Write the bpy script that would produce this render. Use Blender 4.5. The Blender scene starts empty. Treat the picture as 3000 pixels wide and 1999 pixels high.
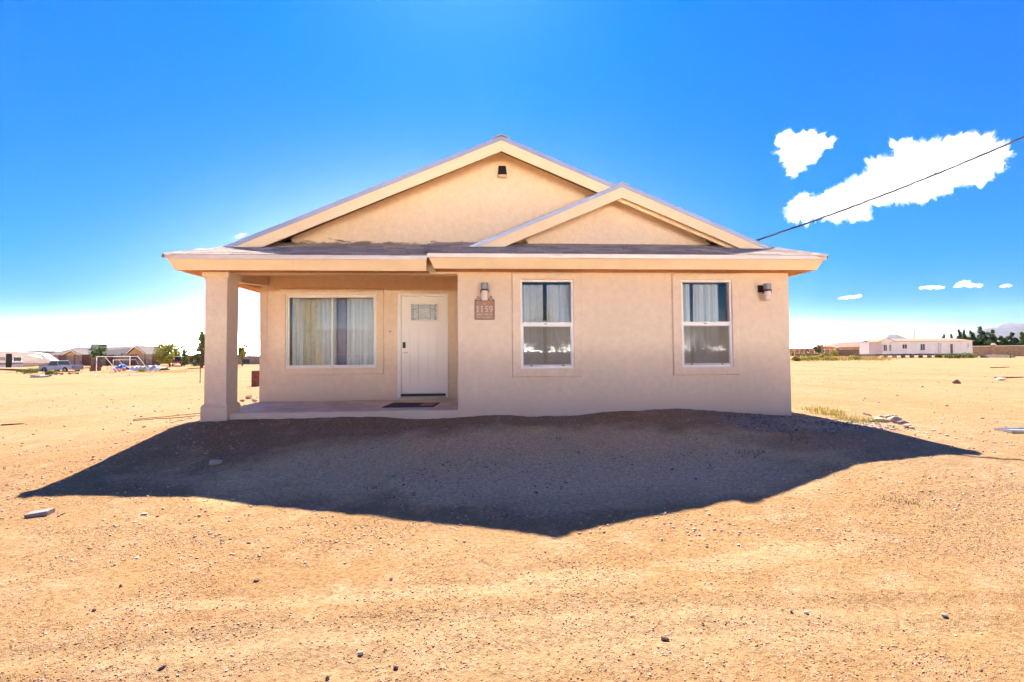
import bpy, math, random
import numpy as np
from mathutils import Vector, Matrix

random.seed(7)
RNG = np.random.default_rng(11)
SC = bpy.context.scene
COL = SC.collection
R = math.radians

# ------------------------------------------------------------------ camera
EYE = 1.6
PW, PH, PF = 3000.0, 1999.0, 1333.99            # photo size and focal length in photo pixels
CAM = np.array([0.4177, -7.7468, EYE])
CR = np.array([0.99791171, -0.06410181, -0.00794852])
CU = np.array([0.00602938, -0.03007708, 0.9995294])
CF = np.array([0.06431071, 0.99749001, 0.02962778])
cam = bpy.data.cameras.new('camera')
cam.sensor_fit = 'HORIZONTAL'; cam.sensor_width = 36.0; cam.lens = PF / PW * 36.0
cam.clip_start = 0.05; cam.clip_end = 60000.0
cam_o = bpy.data.objects.new('camera', cam); COL.objects.link(cam_o)
m = Matrix.Identity(4)
for i in range(3):
    m[i][0], m[i][1], m[i][2], m[i][3] = CR[i], CU[i], -CF[i], CAM[i]
cam_o.matrix_world = m
SC.camera = cam_o

# ------------------------------------------------------------------ sky, sun, exposure
SUN_EL, SUN_AZ = 53.0, 3.5                       # degrees; azimuth measured from +Y towards -X
world = bpy.data.worlds.new('World'); SC.world = world; world.use_nodes = True
wn = world.node_tree; wn.nodes.clear()
wo = wn.nodes.new('ShaderNodeOutputWorld'); bg = wn.nodes.new('ShaderNodeBackground')
sky = wn.nodes.new('ShaderNodeTexSky'); sky.sky_type = 'NISHITA'; sky.sun_disc = False
sky.sun_elevation = R(SUN_EL); sky.sun_rotation = R(-SUN_AZ)
sky.altitude = 1200; sky.air_density = 1.0; sky.dust_density = 0.7; sky.ozone_density = 1.0
SKY_TINT = (1.0, 0.96, 1.0)
SKY_PRE, SKY_GAMMA, SKY_SAT, SKY_VAL = 0.24, 1.3, 2.6, 0.53
pre = wn.nodes.new('ShaderNodeVectorMath'); pre.operation = 'SCALE'; pre.inputs['Scale'].default_value = SKY_PRE
gm = wn.nodes.new('ShaderNodeGamma'); gm.inputs['Gamma'].default_value = SKY_GAMMA
def vmath(op, a, b, sc=None):
    n = wn.nodes.new('ShaderNodeVectorMath'); n.operation = op
    for k, v in ((0, a), (1, b)):
        if v is None: continue
        if hasattr(v, 'is_output'): wn.links.new(v, n.inputs[k])
        else: n.inputs[k].default_value = v
    if sc is not None:
        if hasattr(sc, 'is_output'): wn.links.new(sc, n.inputs['Scale'])
        else: n.inputs['Scale'].default_value = sc
    return n
wn.links.new(sky.outputs[0], pre.inputs[0]); tnt = wn.nodes.new('ShaderNodeVectorMath'); tnt.operation = 'MULTIPLY'; tnt.inputs[1].default_value = SKY_TINT
wn.links.new(pre.outputs[0], tnt.inputs[0]); wn.links.new(tnt.outputs[0], gm.inputs['Color'])
# richer colour: move every channel away from the luminance
lum = vmath('DOT_PRODUCT', gm.outputs[0], (0.3, 0.5, 0.2)).outputs['Value']
grey = vmath('SCALE', (1, 1, 1), None, lum).outputs[0]
rich = vmath('ADD', grey, vmath('SCALE', vmath('SUBTRACT', gm.outputs[0], grey).outputs[0], None, SKY_SAT).outputs[0]).outputs[0]
rich = vmath('MAXIMUM', rich, (0.002, 0.002, 0.002)).outputs[0]
rich = vmath('SCALE', rich, None, SKY_VAL).outputs[0]   # thinned towards the horizon further down
# white veil added round the horizon, lights the shaded front; stronger towards the sun
HZ, HZ_FALL, HZ_SUN, HZ_FALL2, HZ_POW = 225.0, 72.0, 0.05, 8.0, 16.0
wtc = wn.nodes.new('ShaderNodeTexCoord'); wsx = wn.nodes.new('ShaderNodeSeparateXYZ'); wn.links.new(wtc.outputs['Generated'], wsx.inputs[0])
def wmath(op, a, b=0.0):
    n = wn.nodes.new('ShaderNodeMath'); n.operation = op
    for k, v in ((0, a), (1, b)):
        if hasattr(v, 'is_output'): wn.links.new(v, n.inputs[k])
        else: n.inputs[k].default_value = v
    return n.outputs[0]
elev = wmath('MAXIMUM', wsx.outputs[2], 0.0)
fall = wmath('EXPONENT', wmath('MULTIPLY', elev, -HZ_FALL))
dt = wn.nodes.new('ShaderNodeVectorMath'); dt.operation = 'DOT_PRODUCT'; wn.links.new(wtc.outputs['Generated'], dt.inputs[0])
dt.inputs[1].default_value = (-math.sin(R(SUN_AZ)), math.cos(R(SUN_AZ)), 0)
lobe = wmath('POWER', wmath('MAXIMUM', dt.outputs['Value'], 0.0), HZ_POW)
fall2 = wmath('EXPONENT', wmath('MULTIPLY', elev, -HZ_FALL2))
# veil set brightest towards and opposite the sun, dimmest at right angles to it
sym = wmath('ADD', wmath('MULTIPLY', wmath('POWER', wmath('ABSOLUTE', dt.outputs['Value']), 8.0), 0.98), 0.02)
veil = wmath('ADD', wmath('MULTIPLY', fall, sym), wmath('MULTIPLY', wmath('MULTIPLY', lobe, fall2), HZ_SUN))
vcol = wn.nodes.new('ShaderNodeVectorMath'); vcol.operation = 'SCALE'; vcol.inputs[0].default_value = (1.0 * HZ, 0.92 * HZ, 0.78 * HZ); wn.links.new(veil, vcol.inputs['Scale'])
dim = wmath('SUBTRACT', 1.0, wmath('MULTIPLY', wmath('EXPONENT', wmath('MULTIPLY', elev, -3.5)), 0.92))
rich = vmath('SCALE', vmath('MULTIPLY', rich, (0.38, 1.04, 1.15)).outputs[0], None, dim).outputs[0]
vadd = wn.nodes.new('ShaderNodeVectorMath'); vadd.operation = 'ADD'; wn.links.new(rich, vadd.inputs[0]); wn.links.new(vcol.outputs[0], vadd.inputs[1])
wn.links.new(vadd.outputs[0], bg.inputs[0])
bg.inputs[1].default_value = 0.15
wn.links.new(bg.outputs[0], wo.inputs[0])
sun = bpy.data.lights.new('sun', 'SUN'); sun.energy = 2.0; sun.angle = R(0.53); sun.color = (1.0, 0.92, 0.80)
sun_o = bpy.data.objects.new('sun', sun); COL.objects.link(sun_o)
SUN_DIR = Vector((-math.sin(R(SUN_AZ)) * math.cos(R(SUN_EL)), math.cos(R(SUN_AZ)) * math.cos(R(SUN_EL)), math.sin(R(SUN_EL))))
sun_o.rotation_euler = SUN_DIR.to_track_quat('Z', 'Y').to_euler()
sun_o.location = (0, 0, 30)
SC.view_settings.view_transform = 'Standard'; SC.view_settings.look = 'None'
SC.view_settings.gamma = 1.0; SC.view_settings.use_curve_mapping = False
SC.view_settings.exposure = 2.98
SC.cycles.use_denoising = True
SC.cycles.max_bounces = 12; SC.cycles.diffuse_bounces = 4; SC.cycles.volume_bounces = 10
SC.cycles.transparent_max_bounces = 16
SC.cycles.caustics_reflective = False; SC.cycles.caustics_refractive = False

# ------------------------------------------------------------------ helpers
def pix(px, py, d):
    """point at photo pixel (px,py), d metres along the view axis"""
    return CAM + (CF + CR * ((px - PW / 2) / PF) + CU * ((PH / 2 - py) / PF)) * d

class MB:
    def __init__(s): s.v = []; s.f = []; s.mi = []; s.cur = 0
    def add(s, vs, fs):
        o = len(s.v); s.v += [tuple(map(float, q)) for q in vs]
        s.f += [tuple(i + o for i in f) for f in fs]; s.mi += [s.cur] * len(fs); return s
    def hexa(s, b, t):
        """two quads (4 points each), any shape"""
        return s.add(list(b) + list(t), [(3, 2, 1, 0), (4, 5, 6, 7), (0, 1, 5, 4), (1, 2, 6, 5), (2, 3, 7, 6), (3, 0, 4, 7)])
    def box(s, x0, x1, y0, y1, z0, z1, tx=0.0, ty=0.0):
        return s.hexa([(x0, y0, z0), (x1, y0, z0), (x1, y1, z0), (x0, y1, z0)],
                      [(x0 + tx, y0 + ty, z1), (x1 - tx, y0 + ty, z1), (x1 - tx, y1 - ty, z1), (x0 + tx, y1 - ty, z1)])
    def slab(s, p, off):
        p = [np.array(q, float) for q in p]; off = np.array(off, float)
        return s.hexa(p, [q + off for q in p])
    def prism(s, poly, a, b, axis='y'):
        """polygon in the two other axes extruded along axis from a to b"""
        def mk(u, w, t):
            return (u, t, w) if axis == 'y' else ((t, u, w) if axis == 'x' else (u, w, t))
        n = len(poly)
        vs = [mk(u, w, a) for u, w in poly] + [mk(u, w, b) for u, w in poly]
        fs = [tuple(range(n - 1, -1, -1)), tuple(range(n, 2 * n))] + [(i, (i + 1) % n, n + (i + 1) % n, n + i) for i in range(n)]
        return s.add(vs, fs)
    def tube(s, path, r, n=8, cap=True):
        P = [Vector(q) for q in path]; k = len(P)
        rs = r if hasattr(r, '__len__') else [r] * k
        ref = Vector((0, 0, 1)); vs = []
        for i, q in enumerate(P):
            t = (P[min(i + 1, k - 1)] - P[max(i - 1, 0)]).normalized()
            u = t.cross(ref)
            if u.length < 1e-3: u = t.cross(Vector((1, 0, 0)))
            u.normalize(); w = t.cross(u)
            for j in range(n):
                a = 2 * math.pi * j / n
                vs.append(q + (u * math.cos(a) + w * math.sin(a)) * rs[i])
        fs = [(i * n + j, i * n + (j + 1) % n, (i + 1) * n + (j + 1) % n, (i + 1) * n + j) for i in range(k - 1) for j in range(n)]
        if cap: fs += [tuple(range(n - 1, -1, -1)), tuple((k - 1) * n + j for j in range(n))]
        return s.add(vs, fs)
    def lathe(s, prof, c=(0, 0, 0), n=20, axis='z'):
        vs = []
        for r, h in prof:
            for j in range(n):
                a = 2 * math.pi * j / n; u, w = r * math.cos(a), r * math.sin(a)
                q = (u, w, h) if axis == 'z' else ((u, h, w) if axis == 'y' else (h, u, w))
                vs.append((c[0] + q[0], c[1] + q[1], c[2] + q[2]))
        k = len(prof)
        fs = [(i * n + j, i * n + (j + 1) % n, (i + 1) * n + (j + 1) % n, (i + 1) * n + j) for i in range(k - 1) for j in range(n)]
        fs += [tuple(range(n - 1, -1, -1)), tuple((k - 1) * n + j for j in range(n))]
        return s.add(vs, fs)
    def build(s, name, mat, parent=None, smooth=False, bevel=0.0, local=False):
        me = bpy.data.meshes.new(name)
        vs = s.v
        if parent is not None and not local:
            L = parent.location.copy(); pp = parent.parent
            if parent.type != 'EMPTY': L = Vector((0, 0, 0)) + (pp.location if pp else Vector((0, 0, 0))); 
            vs = [(a - L[0], b - L[1], c - L[2]) for a, b, c in vs]
        me.from_pydata(vs, [], s.f)
        for q in (mat if isinstance(mat, (list, tuple)) else [mat]): me.materials.append(q)
        if any(s.mi): me.polygons.foreach_set('material_index', s.mi)
        import bmesh
        bm = bmesh.new(); bm.from_mesh(me); bmesh.ops.recalc_face_normals(bm, faces=bm.faces); bm.to_mesh(me); bm.free()
        if smooth: me.polygons.foreach_set('use_smooth', [True] * len(me.polygons))
        o = bpy.data.objects.new(name, me); COL.objects.link(o)
        if parent is not None: o.parent = parent
        if bevel:
            b = o.modifiers.new('bevel', 'BEVEL'); b.width = bevel; b.segments = 2; b.limit_method = 'ANGLE'; b.harden_normals = False
        return o

def tag(o, label=None, cat=None, group=None, kind=None):
    if label: o['label'] = label
    if cat: o['category'] = cat
    if group: o['group'] = group
    if kind: o['kind'] = kind
    return o

def thing(name, label, cat, loc, rz=0.0, group=None):
    o = bpy.data.objects.new(name, None); COL.objects.link(o)
    o.location = loc; o.rotation_euler = (0, 0, rz); o.empty_display_size = 0.1
    return tag(o, label, cat, group)

def copy_tree(o, parent=None, loc=None, rz=None):
    c = o.copy(); COL.objects.link(c)
    if parent: c.parent = parent
    if loc is not None: c.location = loc
    if rz is not None: c.rotation_euler = (0, 0, rz)
    for ch in list(o.children): copy_tree(ch, c)
    return c

# ---- materials
def new_mat(name):
    mt = bpy.data.materials.new(name); mt.use_nodes = True
    nt = mt.node_tree; return mt, nt, nt.nodes['Principled BSDF']
def nd(nt, typ, **kw):
    n = nt.nodes.new(typ)
    for k, v in kw.items():
        if k.startswith('i_'): n.inputs[k[2:].replace('_', ' ')].default_value = v
        else: setattr(n, k, v)
    return n
def ramp(nt, src, stops):
    r = nt.nodes.new('ShaderNodeValToRGB'); cr = r.color_ramp
    while len(cr.elements) < len(stops): cr.elements.new(0.5)
    for e, (p, c) in zip(cr.elements, stops): e.position = p; e.color = tuple(c) + (1,) if len(c) == 3 else c
    nt.links.new(src, r.inputs[0]); return r.outputs[0]
def mixc(nt, fac, a, b, mode='MIX'):
    n = nt.nodes.new('ShaderNodeMix'); n.data_type = 'RGBA'; n.blend_type = mode
    for sk, v in ((n.inputs[0], fac), (n.inputs[6], a), (n.inputs[7], b)):
        if hasattr(v, 'is_output'): nt.links.new(v, sk)
        else: sk.default_value = v if not isinstance(v, (tuple, list)) else (tuple(v) + (1,) if len(v) == 3 else v)
    return n.outputs[2]
def mat(name, col, rough=0.6, metal=0.0, var=0.12, vscale=6.0, bump=0.0, bscale=200.0, spec=0.4, coord='Object', col2=None):
    mt, nt, b = new_mat(name)
    tc = nd(nt, 'ShaderNodeTexCoord'); no = nd(nt, 'ShaderNodeTexNoise'); no.inputs['Scale'].default_value = vscale; no.inputs['Detail'].default_value = 5
    nt.links.new(tc.outputs[coord], no.inputs['Vector'])
    c2 = col2 or tuple(max(0, x * (1 - var)) for x in col); c1 = tuple(min(1, x * (1 + var * 0.6)) for x in col)
    nt.links.new(ramp(nt, no.outputs['Fac'], [(0.3, c2), (0.7, c1)]), b.inputs['Base Color'])
    b.inputs['Roughness'].default_value = rough; b.inputs['Metallic'].default_value = metal; b.inputs['Specular IOR Level'].default_value = spec
    if bump:
        n2 = nd(nt, 'ShaderNodeTexNoise'); n2.inputs['Scale'].default_value = bscale; n2.inputs['Detail'].default_value = 4
        nt.links.new(tc.outputs[coord], n2.inputs['Vector'])
        bp = nd(nt, 'ShaderNodeBump'); bp.inputs['Strength'].default_value = bump; bp.inputs['Distance'].default_value = 0.01
        nt.links.new(n2.outputs['Fac'], bp.inputs['Height']); nt.links.new(bp.outputs[0], b.inputs['Normal'])
    return mt

def mat_glass(name, tint=(0.9, 0.93, 0.95), fr=0.0, base=0.0):
    """thin window glass: see-through with a mirror coat that grows at grazing angles"""
    mt = bpy.data.materials.new(name); mt.use_nodes = True; nt = mt.node_tree; nt.nodes.clear()
    out = nd(nt, 'ShaderNodeOutputMaterial'); tr = nd(nt, 'ShaderNodeBsdfTransparent'); gl = nd(nt, 'ShaderNodeBsdfGlossy')
    tr.inputs[0].default_value = tint + (1,); gl.inputs['Roughness'].default_value = 0.015; gl.inputs[0].default_value = (0.95, 0.97, 1, 1)
    lw = nd(nt, 'ShaderNodeFresnel'); lw.inputs[0].default_value = 1.5
    ma = nd(nt, 'ShaderNodeMath', operation='MULTIPLY_ADD'); ma.inputs[1].default_value = 1.1; ma.inputs[2].default_value = fr
    nt.links.new(lw.outputs[0], ma.inputs[0]); ma.use_clamp = True
    mx = nd(nt, 'ShaderNodeMixShader'); nt.links.new(ma.outputs[0], mx.inputs[0])
    nt.links.new(tr.outputs[0], mx.inputs[1]); nt.links.new(gl.outputs[0], mx.inputs[2]); nt.links.new(mx.outputs[0], out.inputs[0])
    return mt

STUC = dict(rough=0.9, spec=0.15)
M = {}
def stucco(name, col, stain=False):
    mt, nt, b = new_mat(name)
    tc = nd(nt, 'ShaderNodeTexCoord'); geo = nd(nt, 'ShaderNodeNewGeometry')
    n1 = nd(nt, 'ShaderNodeTexNoise'); n1.inputs['Scale'].default_value = 1.1; n1.inputs['Detail'].default_value = 6
    n2 = nd(nt, 'ShaderNodeTexNoise'); n2.inputs['Scale'].default_value = 90; n2.inputs['Detail'].default_value = 3
    for q in (n1, n2): nt.links.new(geo.outputs['Position'], q.inputs['Vector'])
    c = ramp(nt, n1.outputs['Fac'], [(0.3, tuple(x * 0.93 for x in col)), (0.7, tuple(min(1, x * 1.05) for x in col))])
    c = mixc(nt, 0.45, c, ramp(nt, n2.outputs['Fac'], [(0.35, tuple(x * 0.8 for x in col)), (0.65, tuple(min(1, x * 1.12) for x in col))]))
    # trowel marks, and dirt splashed up along the foot of the wall
    n4 = nd(nt, 'ShaderNodeTexNoise'); n4.inputs['Scale'].default_value = 9; n4.inputs['Detail'].default_value = 6; n4.inputs['Roughness'].default_value = 0.65; nt.links.new(geo.outputs['Position'], n4.inputs['Vector'])
    c = mixc(nt, 0.22, c, ramp(nt, n4.outputs['Fac'], [(0.35, (0.72, 0.70, 0.68)), (0.65, (1.12, 1.12, 1.12))]), 'MULTIPLY')
    sz = nd(nt, 'ShaderNodeSeparateXYZ'); nt.links.new(geo.outputs['Position'], sz.inputs[0])
    ms_ = nd(nt, 'ShaderNodeMapRange'); ms_.inputs[1].default_value = 0.55; ms_.inputs[2].default_value = 0.95; ms_.inputs[3].default_value = 0.45; ms_.inputs[4].default_value = 0.0; nt.links.new(sz.outputs[2], ms_.inputs[0])
    sp = nd(nt, 'ShaderNodeMath', operation='MULTIPLY'); nt.links.new(ms_.outputs[0], sp.inputs[0]); nt.links.new(ramp(nt, n4.outputs['Fac'], [(0.3, (0.1, 0.1, 0.1)), (0.65, (1, 1, 1))]), sp.inputs[1])
    c = mixc(nt, sp.outputs[0], c, (0.62, 0.40, 0.25))
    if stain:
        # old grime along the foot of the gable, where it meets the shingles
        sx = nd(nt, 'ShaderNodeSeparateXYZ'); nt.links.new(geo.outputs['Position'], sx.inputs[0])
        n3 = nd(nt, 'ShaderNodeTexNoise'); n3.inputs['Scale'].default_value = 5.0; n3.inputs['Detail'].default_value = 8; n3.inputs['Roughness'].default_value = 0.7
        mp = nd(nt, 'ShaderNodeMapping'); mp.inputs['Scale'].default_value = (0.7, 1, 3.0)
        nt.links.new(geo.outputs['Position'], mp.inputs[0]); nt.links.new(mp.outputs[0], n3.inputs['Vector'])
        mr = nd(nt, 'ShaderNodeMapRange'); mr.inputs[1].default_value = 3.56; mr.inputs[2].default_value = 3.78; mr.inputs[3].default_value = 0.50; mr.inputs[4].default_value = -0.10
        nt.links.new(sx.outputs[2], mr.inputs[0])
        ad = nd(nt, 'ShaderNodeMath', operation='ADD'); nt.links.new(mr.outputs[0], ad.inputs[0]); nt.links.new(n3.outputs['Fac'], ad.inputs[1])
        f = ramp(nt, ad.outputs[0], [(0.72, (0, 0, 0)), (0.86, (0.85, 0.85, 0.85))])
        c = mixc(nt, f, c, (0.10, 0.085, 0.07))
    nt.links.new(c, b.inputs['Base Color']); b.inputs['Roughness'].default_value = 0.92; b.inputs['Specular IOR Level'].default_value = 0.15
    bp = nd(nt, 'ShaderNodeBump'); bp.inputs['Strength'].default_value = 0.55; bp.inputs['Distance'].default_value = 0.008
    nt.links.new(n2.outputs['Fac'], bp.inputs['Height']); nt.links.new(bp.outputs[0], b.inputs['Normal'])
    return mt
M['stucco'] = stucco('stucco_pink_beige', (0.86, 0.67, 0.47))
M['stucco_stain'] = stucco('stucco_gable', (0.86, 0.66, 0.44), True)
M['fascia'] = mat('fascia_paint', (0.92, 0.68, 0.40), 0.55, var=0.05, vscale=3, bump=0.05, bscale=60)
M['drip'] = mat('drip_metal', (0.78, 0.66, 0.58), 0.4, 0.3, var=0.08, vscale=4)
M['rake_edge'] = mat('rake_metal', (0.42, 0.43, 0.52), 0.35, 0.5, var=0.08, vscale=5)
M['soffit'] = mat('soffit_wood', (0.62, 0.25, 0.06), 0.7, var=0.3, vscale=14)
M['concrete'] = mat('porch_concrete', (0.74, 0.60, 0.40), 0.85, var=0.22, vscale=3.0, bump=0.2, bscale=120)
M['white_vinyl'] = mat('white_vinyl', (0.86, 0.80, 0.72), 0.35, var=0.03)
M['door_white'] = mat('door_paint', (0.88, 0.80, 0.70), 0.4, var=0.03, vscale=2)
M['sash_grey'] = mat('sash_grey', (0.45, 0.44, 0.42), 0.4, 0.3, var=0.05)
M['black'] = mat('black_metal', (0.035, 0.033, 0.032), 0.4, 0.4, var=0.2)
M['dark_void'] = mat('dark_void', (0.03, 0.025, 0.022), 0.9)
M['interior'] = mat('interior_paint', (0.55, 0.50, 0.45), 0.9)
M['glass'] = mat_glass('window_glass')
M['frost'] = mat('frosted_glass', (0.80, 0.64, 0.52), 0.3, var=0.04, vscale=30)
M['silver'] = mat('brushed_silver', (0.36, 0.33, 0.31), 0.5, 0.5, var=0.1, vscale=30)
M['brass'] = mat('pale_brass', (0.75, 0.62, 0.42), 0.3, 0.7)
M['reflection_tint_cloth'] = mat('reflection_tint_curtain', (0.86, 0.78, 0.58), 0.9, var=0.1, vscale=10)  # cream tint paints the column's reflection into the curtain
M['white_cloth'] = mat('white_curtain', (0.90, 0.87, 0.82), 0.9, var=0.05, vscale=10)
M['bronze'] = mat('plaque_bronze', (0.36, 0.19, 0.12), 0.5, 0.2, var=0.25, vscale=18)
M['iron'] = mat('wrought_iron', (0.10, 0.065, 0.045), 0.5, 0.4)
M['letter'] = mat('plaque_letter', (0.72, 0.58, 0.48), 0.5, var=0.05)
M['mat_dark'] = mat('rubber_mat', (0.06, 0.055, 0.06), 0.9, var=0.3, vscale=60, bump=0.3)
M['mat_tan'] = mat('mat_inset', (0.36, 0.22, 0.13), 0.9, var=0.3, vscale=40)

# three shingle tones
for i, c in enumerate([(0.42, 0.34, 0.28), (0.49, 0.39, 0.32), (0.35, 0.285, 0.24)]):
    M['shingle%d' % i] = mat('asphalt_shingle_%d' % i, c, 0.95, var=0.3, vscale=70, bump=0.5, bscale=300, spec=0.15, col2=tuple(x * 0.62 for x in c))

# ------------------------------------------------------------------ ground height
def vnoise(x, y, cell, seed):
    x = np.asarray(x, float) / cell; y = np.asarray(y, float) / cell
    xi = np.floor(x).astype(np.int64); yi = np.floor(y).astype(np.int64); fx = x - xi; fy = y - yi
    fx = fx * fx * (3 - 2 * fx); fy = fy * fy * (3 - 2 * fy)
    def h(a, b):
        n = (a * 374761393 + b * 668265263 + seed * 982451653) & 0xFFFFFFFF
        n = ((n ^ (n >> 13)) * 1274126177) & 0xFFFFFFFF
        return ((n ^ (n >> 16)) & 0xFFFF) / 65535.0
    return (h(xi, yi) * (1 - fx) + h(xi + 1, yi) * fx) * (1 - fy) + (h(xi, yi + 1) * (1 - fx) + h(xi + 1, yi + 1) * fx) * fy - 0.5

ctrl = [(0.42, -7.75, -1.62), (1, -3.87, -1.53), (3.2, -3.36, -1.5), (-4.4, -2.68, -1.44), (6.4, -2.57, -1.24),
        (-4.2, -.1, -1.06), (-3.7, -.05, -1.04), (-2, -.05, -1.03), (0, -.05, -1.06), (.8, -.05, -1.03), (1.8, -.05, -1.03), (3, -.05, -.985),
        (4.4, -.05, -1.02), (5.2, -.05, -1.09), (5.86, -.05, -1.13),
        (0, -.6, -1.12), (3, -.7, -1.1), (-3, -.6, -1.13), (0, -1.6, -1.34), (3, -1.8, -1.34), (-3, -1.6, -1.34),
        (-5, 1, -1.22), (-6, 3, -1.38), (-8, 0, -1.52), (-6.5, -3, -1.58), (-10, 5, -1.6), (-20, 15, -1.72), (-9, -6, -1.65),
        (0, 1.8, -1.0), (-4.3, 1.8, -1.15), (5.8, 3, -1.18), (0, 8, -1.15), (5.8, 12, -1.2), (-4.2, 12, -1.4),
        (7, 0, -1.2), (7, 3, -1.2), (9, -1.5, -1.22), (10, 5, -1.2), (14, 10, -1.25), (30, 30, -1.25), (8, -4.5, -1.45), (10, -6, -1.55),
        (5, -5.5, -1.58), (-4, -5.5, -1.6), (0, 16, -1.2), (0, 40, -1.6), (0, 100, -1.6), (0, -20, -1.62), (30, -20, -1.6), (-30, -20, -1.65),
        (40, 0, -1.3), (-40, 0, -1.8), (0, -60, -1.6), (80, -40, -1.5), (-80, -40, -1.8)]
for px, py, d in [(282, 1105, 45), (60, 1084, 71), (180, 1090, 73), (585, 1122, 31), (750, 1132, 26), (500, 1073, 80), (2700, 1048, 93),
                  (2400, 1056, 60), (2920, 1043, 110), (2960, 1085, 45)]:
    q = pix(px, py, d); ctrl.append((q[0], q[1], q[2] - EYE))
ctrl = np.array(ctrl)
def _U(r2): return np.where(r2 > 1e-12, 0.5 * r2 * np.log(r2 + 1e-12), 0)
def _tps(c):
    n = len(c); S = 10.0; xy = c[:, :2] / S
    d2 = ((xy[:, None] - xy[None]) ** 2).sum(-1)
    A = np.zeros((n + 3, n + 3)); A[:n, :n] = _U(d2) + np.eye(n) * 2e-5; A[:n, n] = 1; A[:n, n + 1:] = xy; A[n, :n] = 1; A[n + 1:, :n] = xy.T
    w = np.linalg.solve(A, np.r_[c[:, 2], 0, 0, 0])
    def f(x, y):
        x = np.asarray(x, float) / S; y = np.asarray(y, float) / S; z = w[n] + w[n + 1] * x + w[n + 2] * y
        for i in range(n): z = z + w[i] * _U((x - xy[i, 0]) ** 2 + (y - xy[i, 1]) ** 2)
        return z
    return f
_f = _tps(ctrl)
def ground_base(x, y):
    x = np.asarray(x, float); y = np.asarray(y, float); r = np.hypot(x, y)
    rr = np.maximum(r, 1e-6); s = np.minimum(1, 140 / rr)
    z = _f(x * s, y * s)
    t = np.clip((r - 110) / 300, 0, 1)
    return EYE + z * (1 - t) + (-1.6) * t
def ground_z(x, y):
    x = np.asarray(x, float); y = np.asarray(y, float)
    z = ground_base(x, y); r = np.hypot(x, y + 4); k = 1 / (1 + (r / 14) ** 2)
    z = z + 0.05 * vnoise(x, y, 1.9, 1) * k + 0.028 * vnoise(x, y, 0.62, 2) * k + 0.014 * vnoise(x, y, 0.21, 3) * k + 0.010 * vnoise(x, y, 0.085, 4) * k
    # faint wheel ruts sweeping across the drive
    for off, yy in ((0, -5.25), (1, -5.0), (2, -6.35), (3, -6.1)):
        c = yy + 0.012 * (x - 1.5) ** 2 * (-1 if off < 2 else 0.6) + 0.05 * np.sin(x * 0.8 + off)
        z = z - 0.010 * np.exp(-((y - c) / 0.09) ** 2) * (np.abs(x) < 14) + 0.007 * np.exp(-((y - c - 0.16) / 0.06) ** 2) * (np.abs(x) < 14)
    z = z + 0.10 * vnoise(x, y, 9, 6) * np.clip((r - 12) / 20, 0, 1) * np.clip(1.6 - r / 120, 0, 1)
    return z
def gz(x, y): return float(ground_z(np.array([x]), np.array([y]))[0])
def on_ground(px, py, dmin=1.0, dmax=200.0):
    """where the sight line through a photo pixel meets the ground"""
    d = np.geomspace(dmin, dmax, 1500); dirv = CF + CR * ((px - PW / 2) / PF) + CU * ((PH / 2 - py) / PF)
    P = CAM[None] + d[:, None] * dirv[None]; g = ground_base(P[:, 0], P[:, 1]); i = int(np.argmax(P[:, 2] < g))
    return Vector((P[i, 0], P[i, 1], gz(P[i, 0], P[i, 1])))
def stand(px, d):
    q = pix(px, 1040, d); return Vector((q[0], q[1], gz(q[0], q[1])))

def axis_nodes(a, b, step, far, ratio):
    mid = np.arange(a, b + step * .5, step); outs = []
    for sgn, e in ((-1, a), (1, b)):
        s, p, L = step, e, []
        while abs(p) < far:
            s = min(s * ratio, 1500); p = p + sgn * s; L.append(p)
        outs.append(L)
    return np.array(outs[0][::-1] + list(mid) + outs[1])
gx = axis_nodes(-6.5, 8.0, 0.033, 14000, 1.10); gy = axis_nodes(-6.4, 0.2, 0.03, 14000, 1.10)
X, Y = np.meshgrid(gx, gy); Zg = ground_z(X.ravel(), Y.ravel())
me = bpy.data.meshes.new('ground'); nx, ny = len(gx), len(gy)
me.vertices.add(nx * ny); me.vertices.foreach_set('co', np.stack([X.ravel(), Y.ravel(), Zg], 1).ravel())
ii = (np.arange(ny - 1)[:, None] * nx + np.arange(nx - 1)[None]).ravel()
quads = np.stack([ii, ii + 1, ii + nx + 1, ii + nx], 1)
me.loops.add(quads.size); me.loops.foreach_set('vertex_index', quads.ravel())
me.polygons.add(len(quads)); me.polygons.foreach_set('loop_start', np.arange(0, quads.size, 4)); me.polygons.foreach_set('loop_total', np.full(len(quads), 4))
me.polygons.foreach_set('use_smooth', np.ones(len(quads), bool)); me.update(); me.validate()
ground = bpy.data.objects.new('ground', me); COL.objects.link(ground); tag(ground, 'bare sandy desert ground with gravel around the house', None, None, 'structure')

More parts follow.
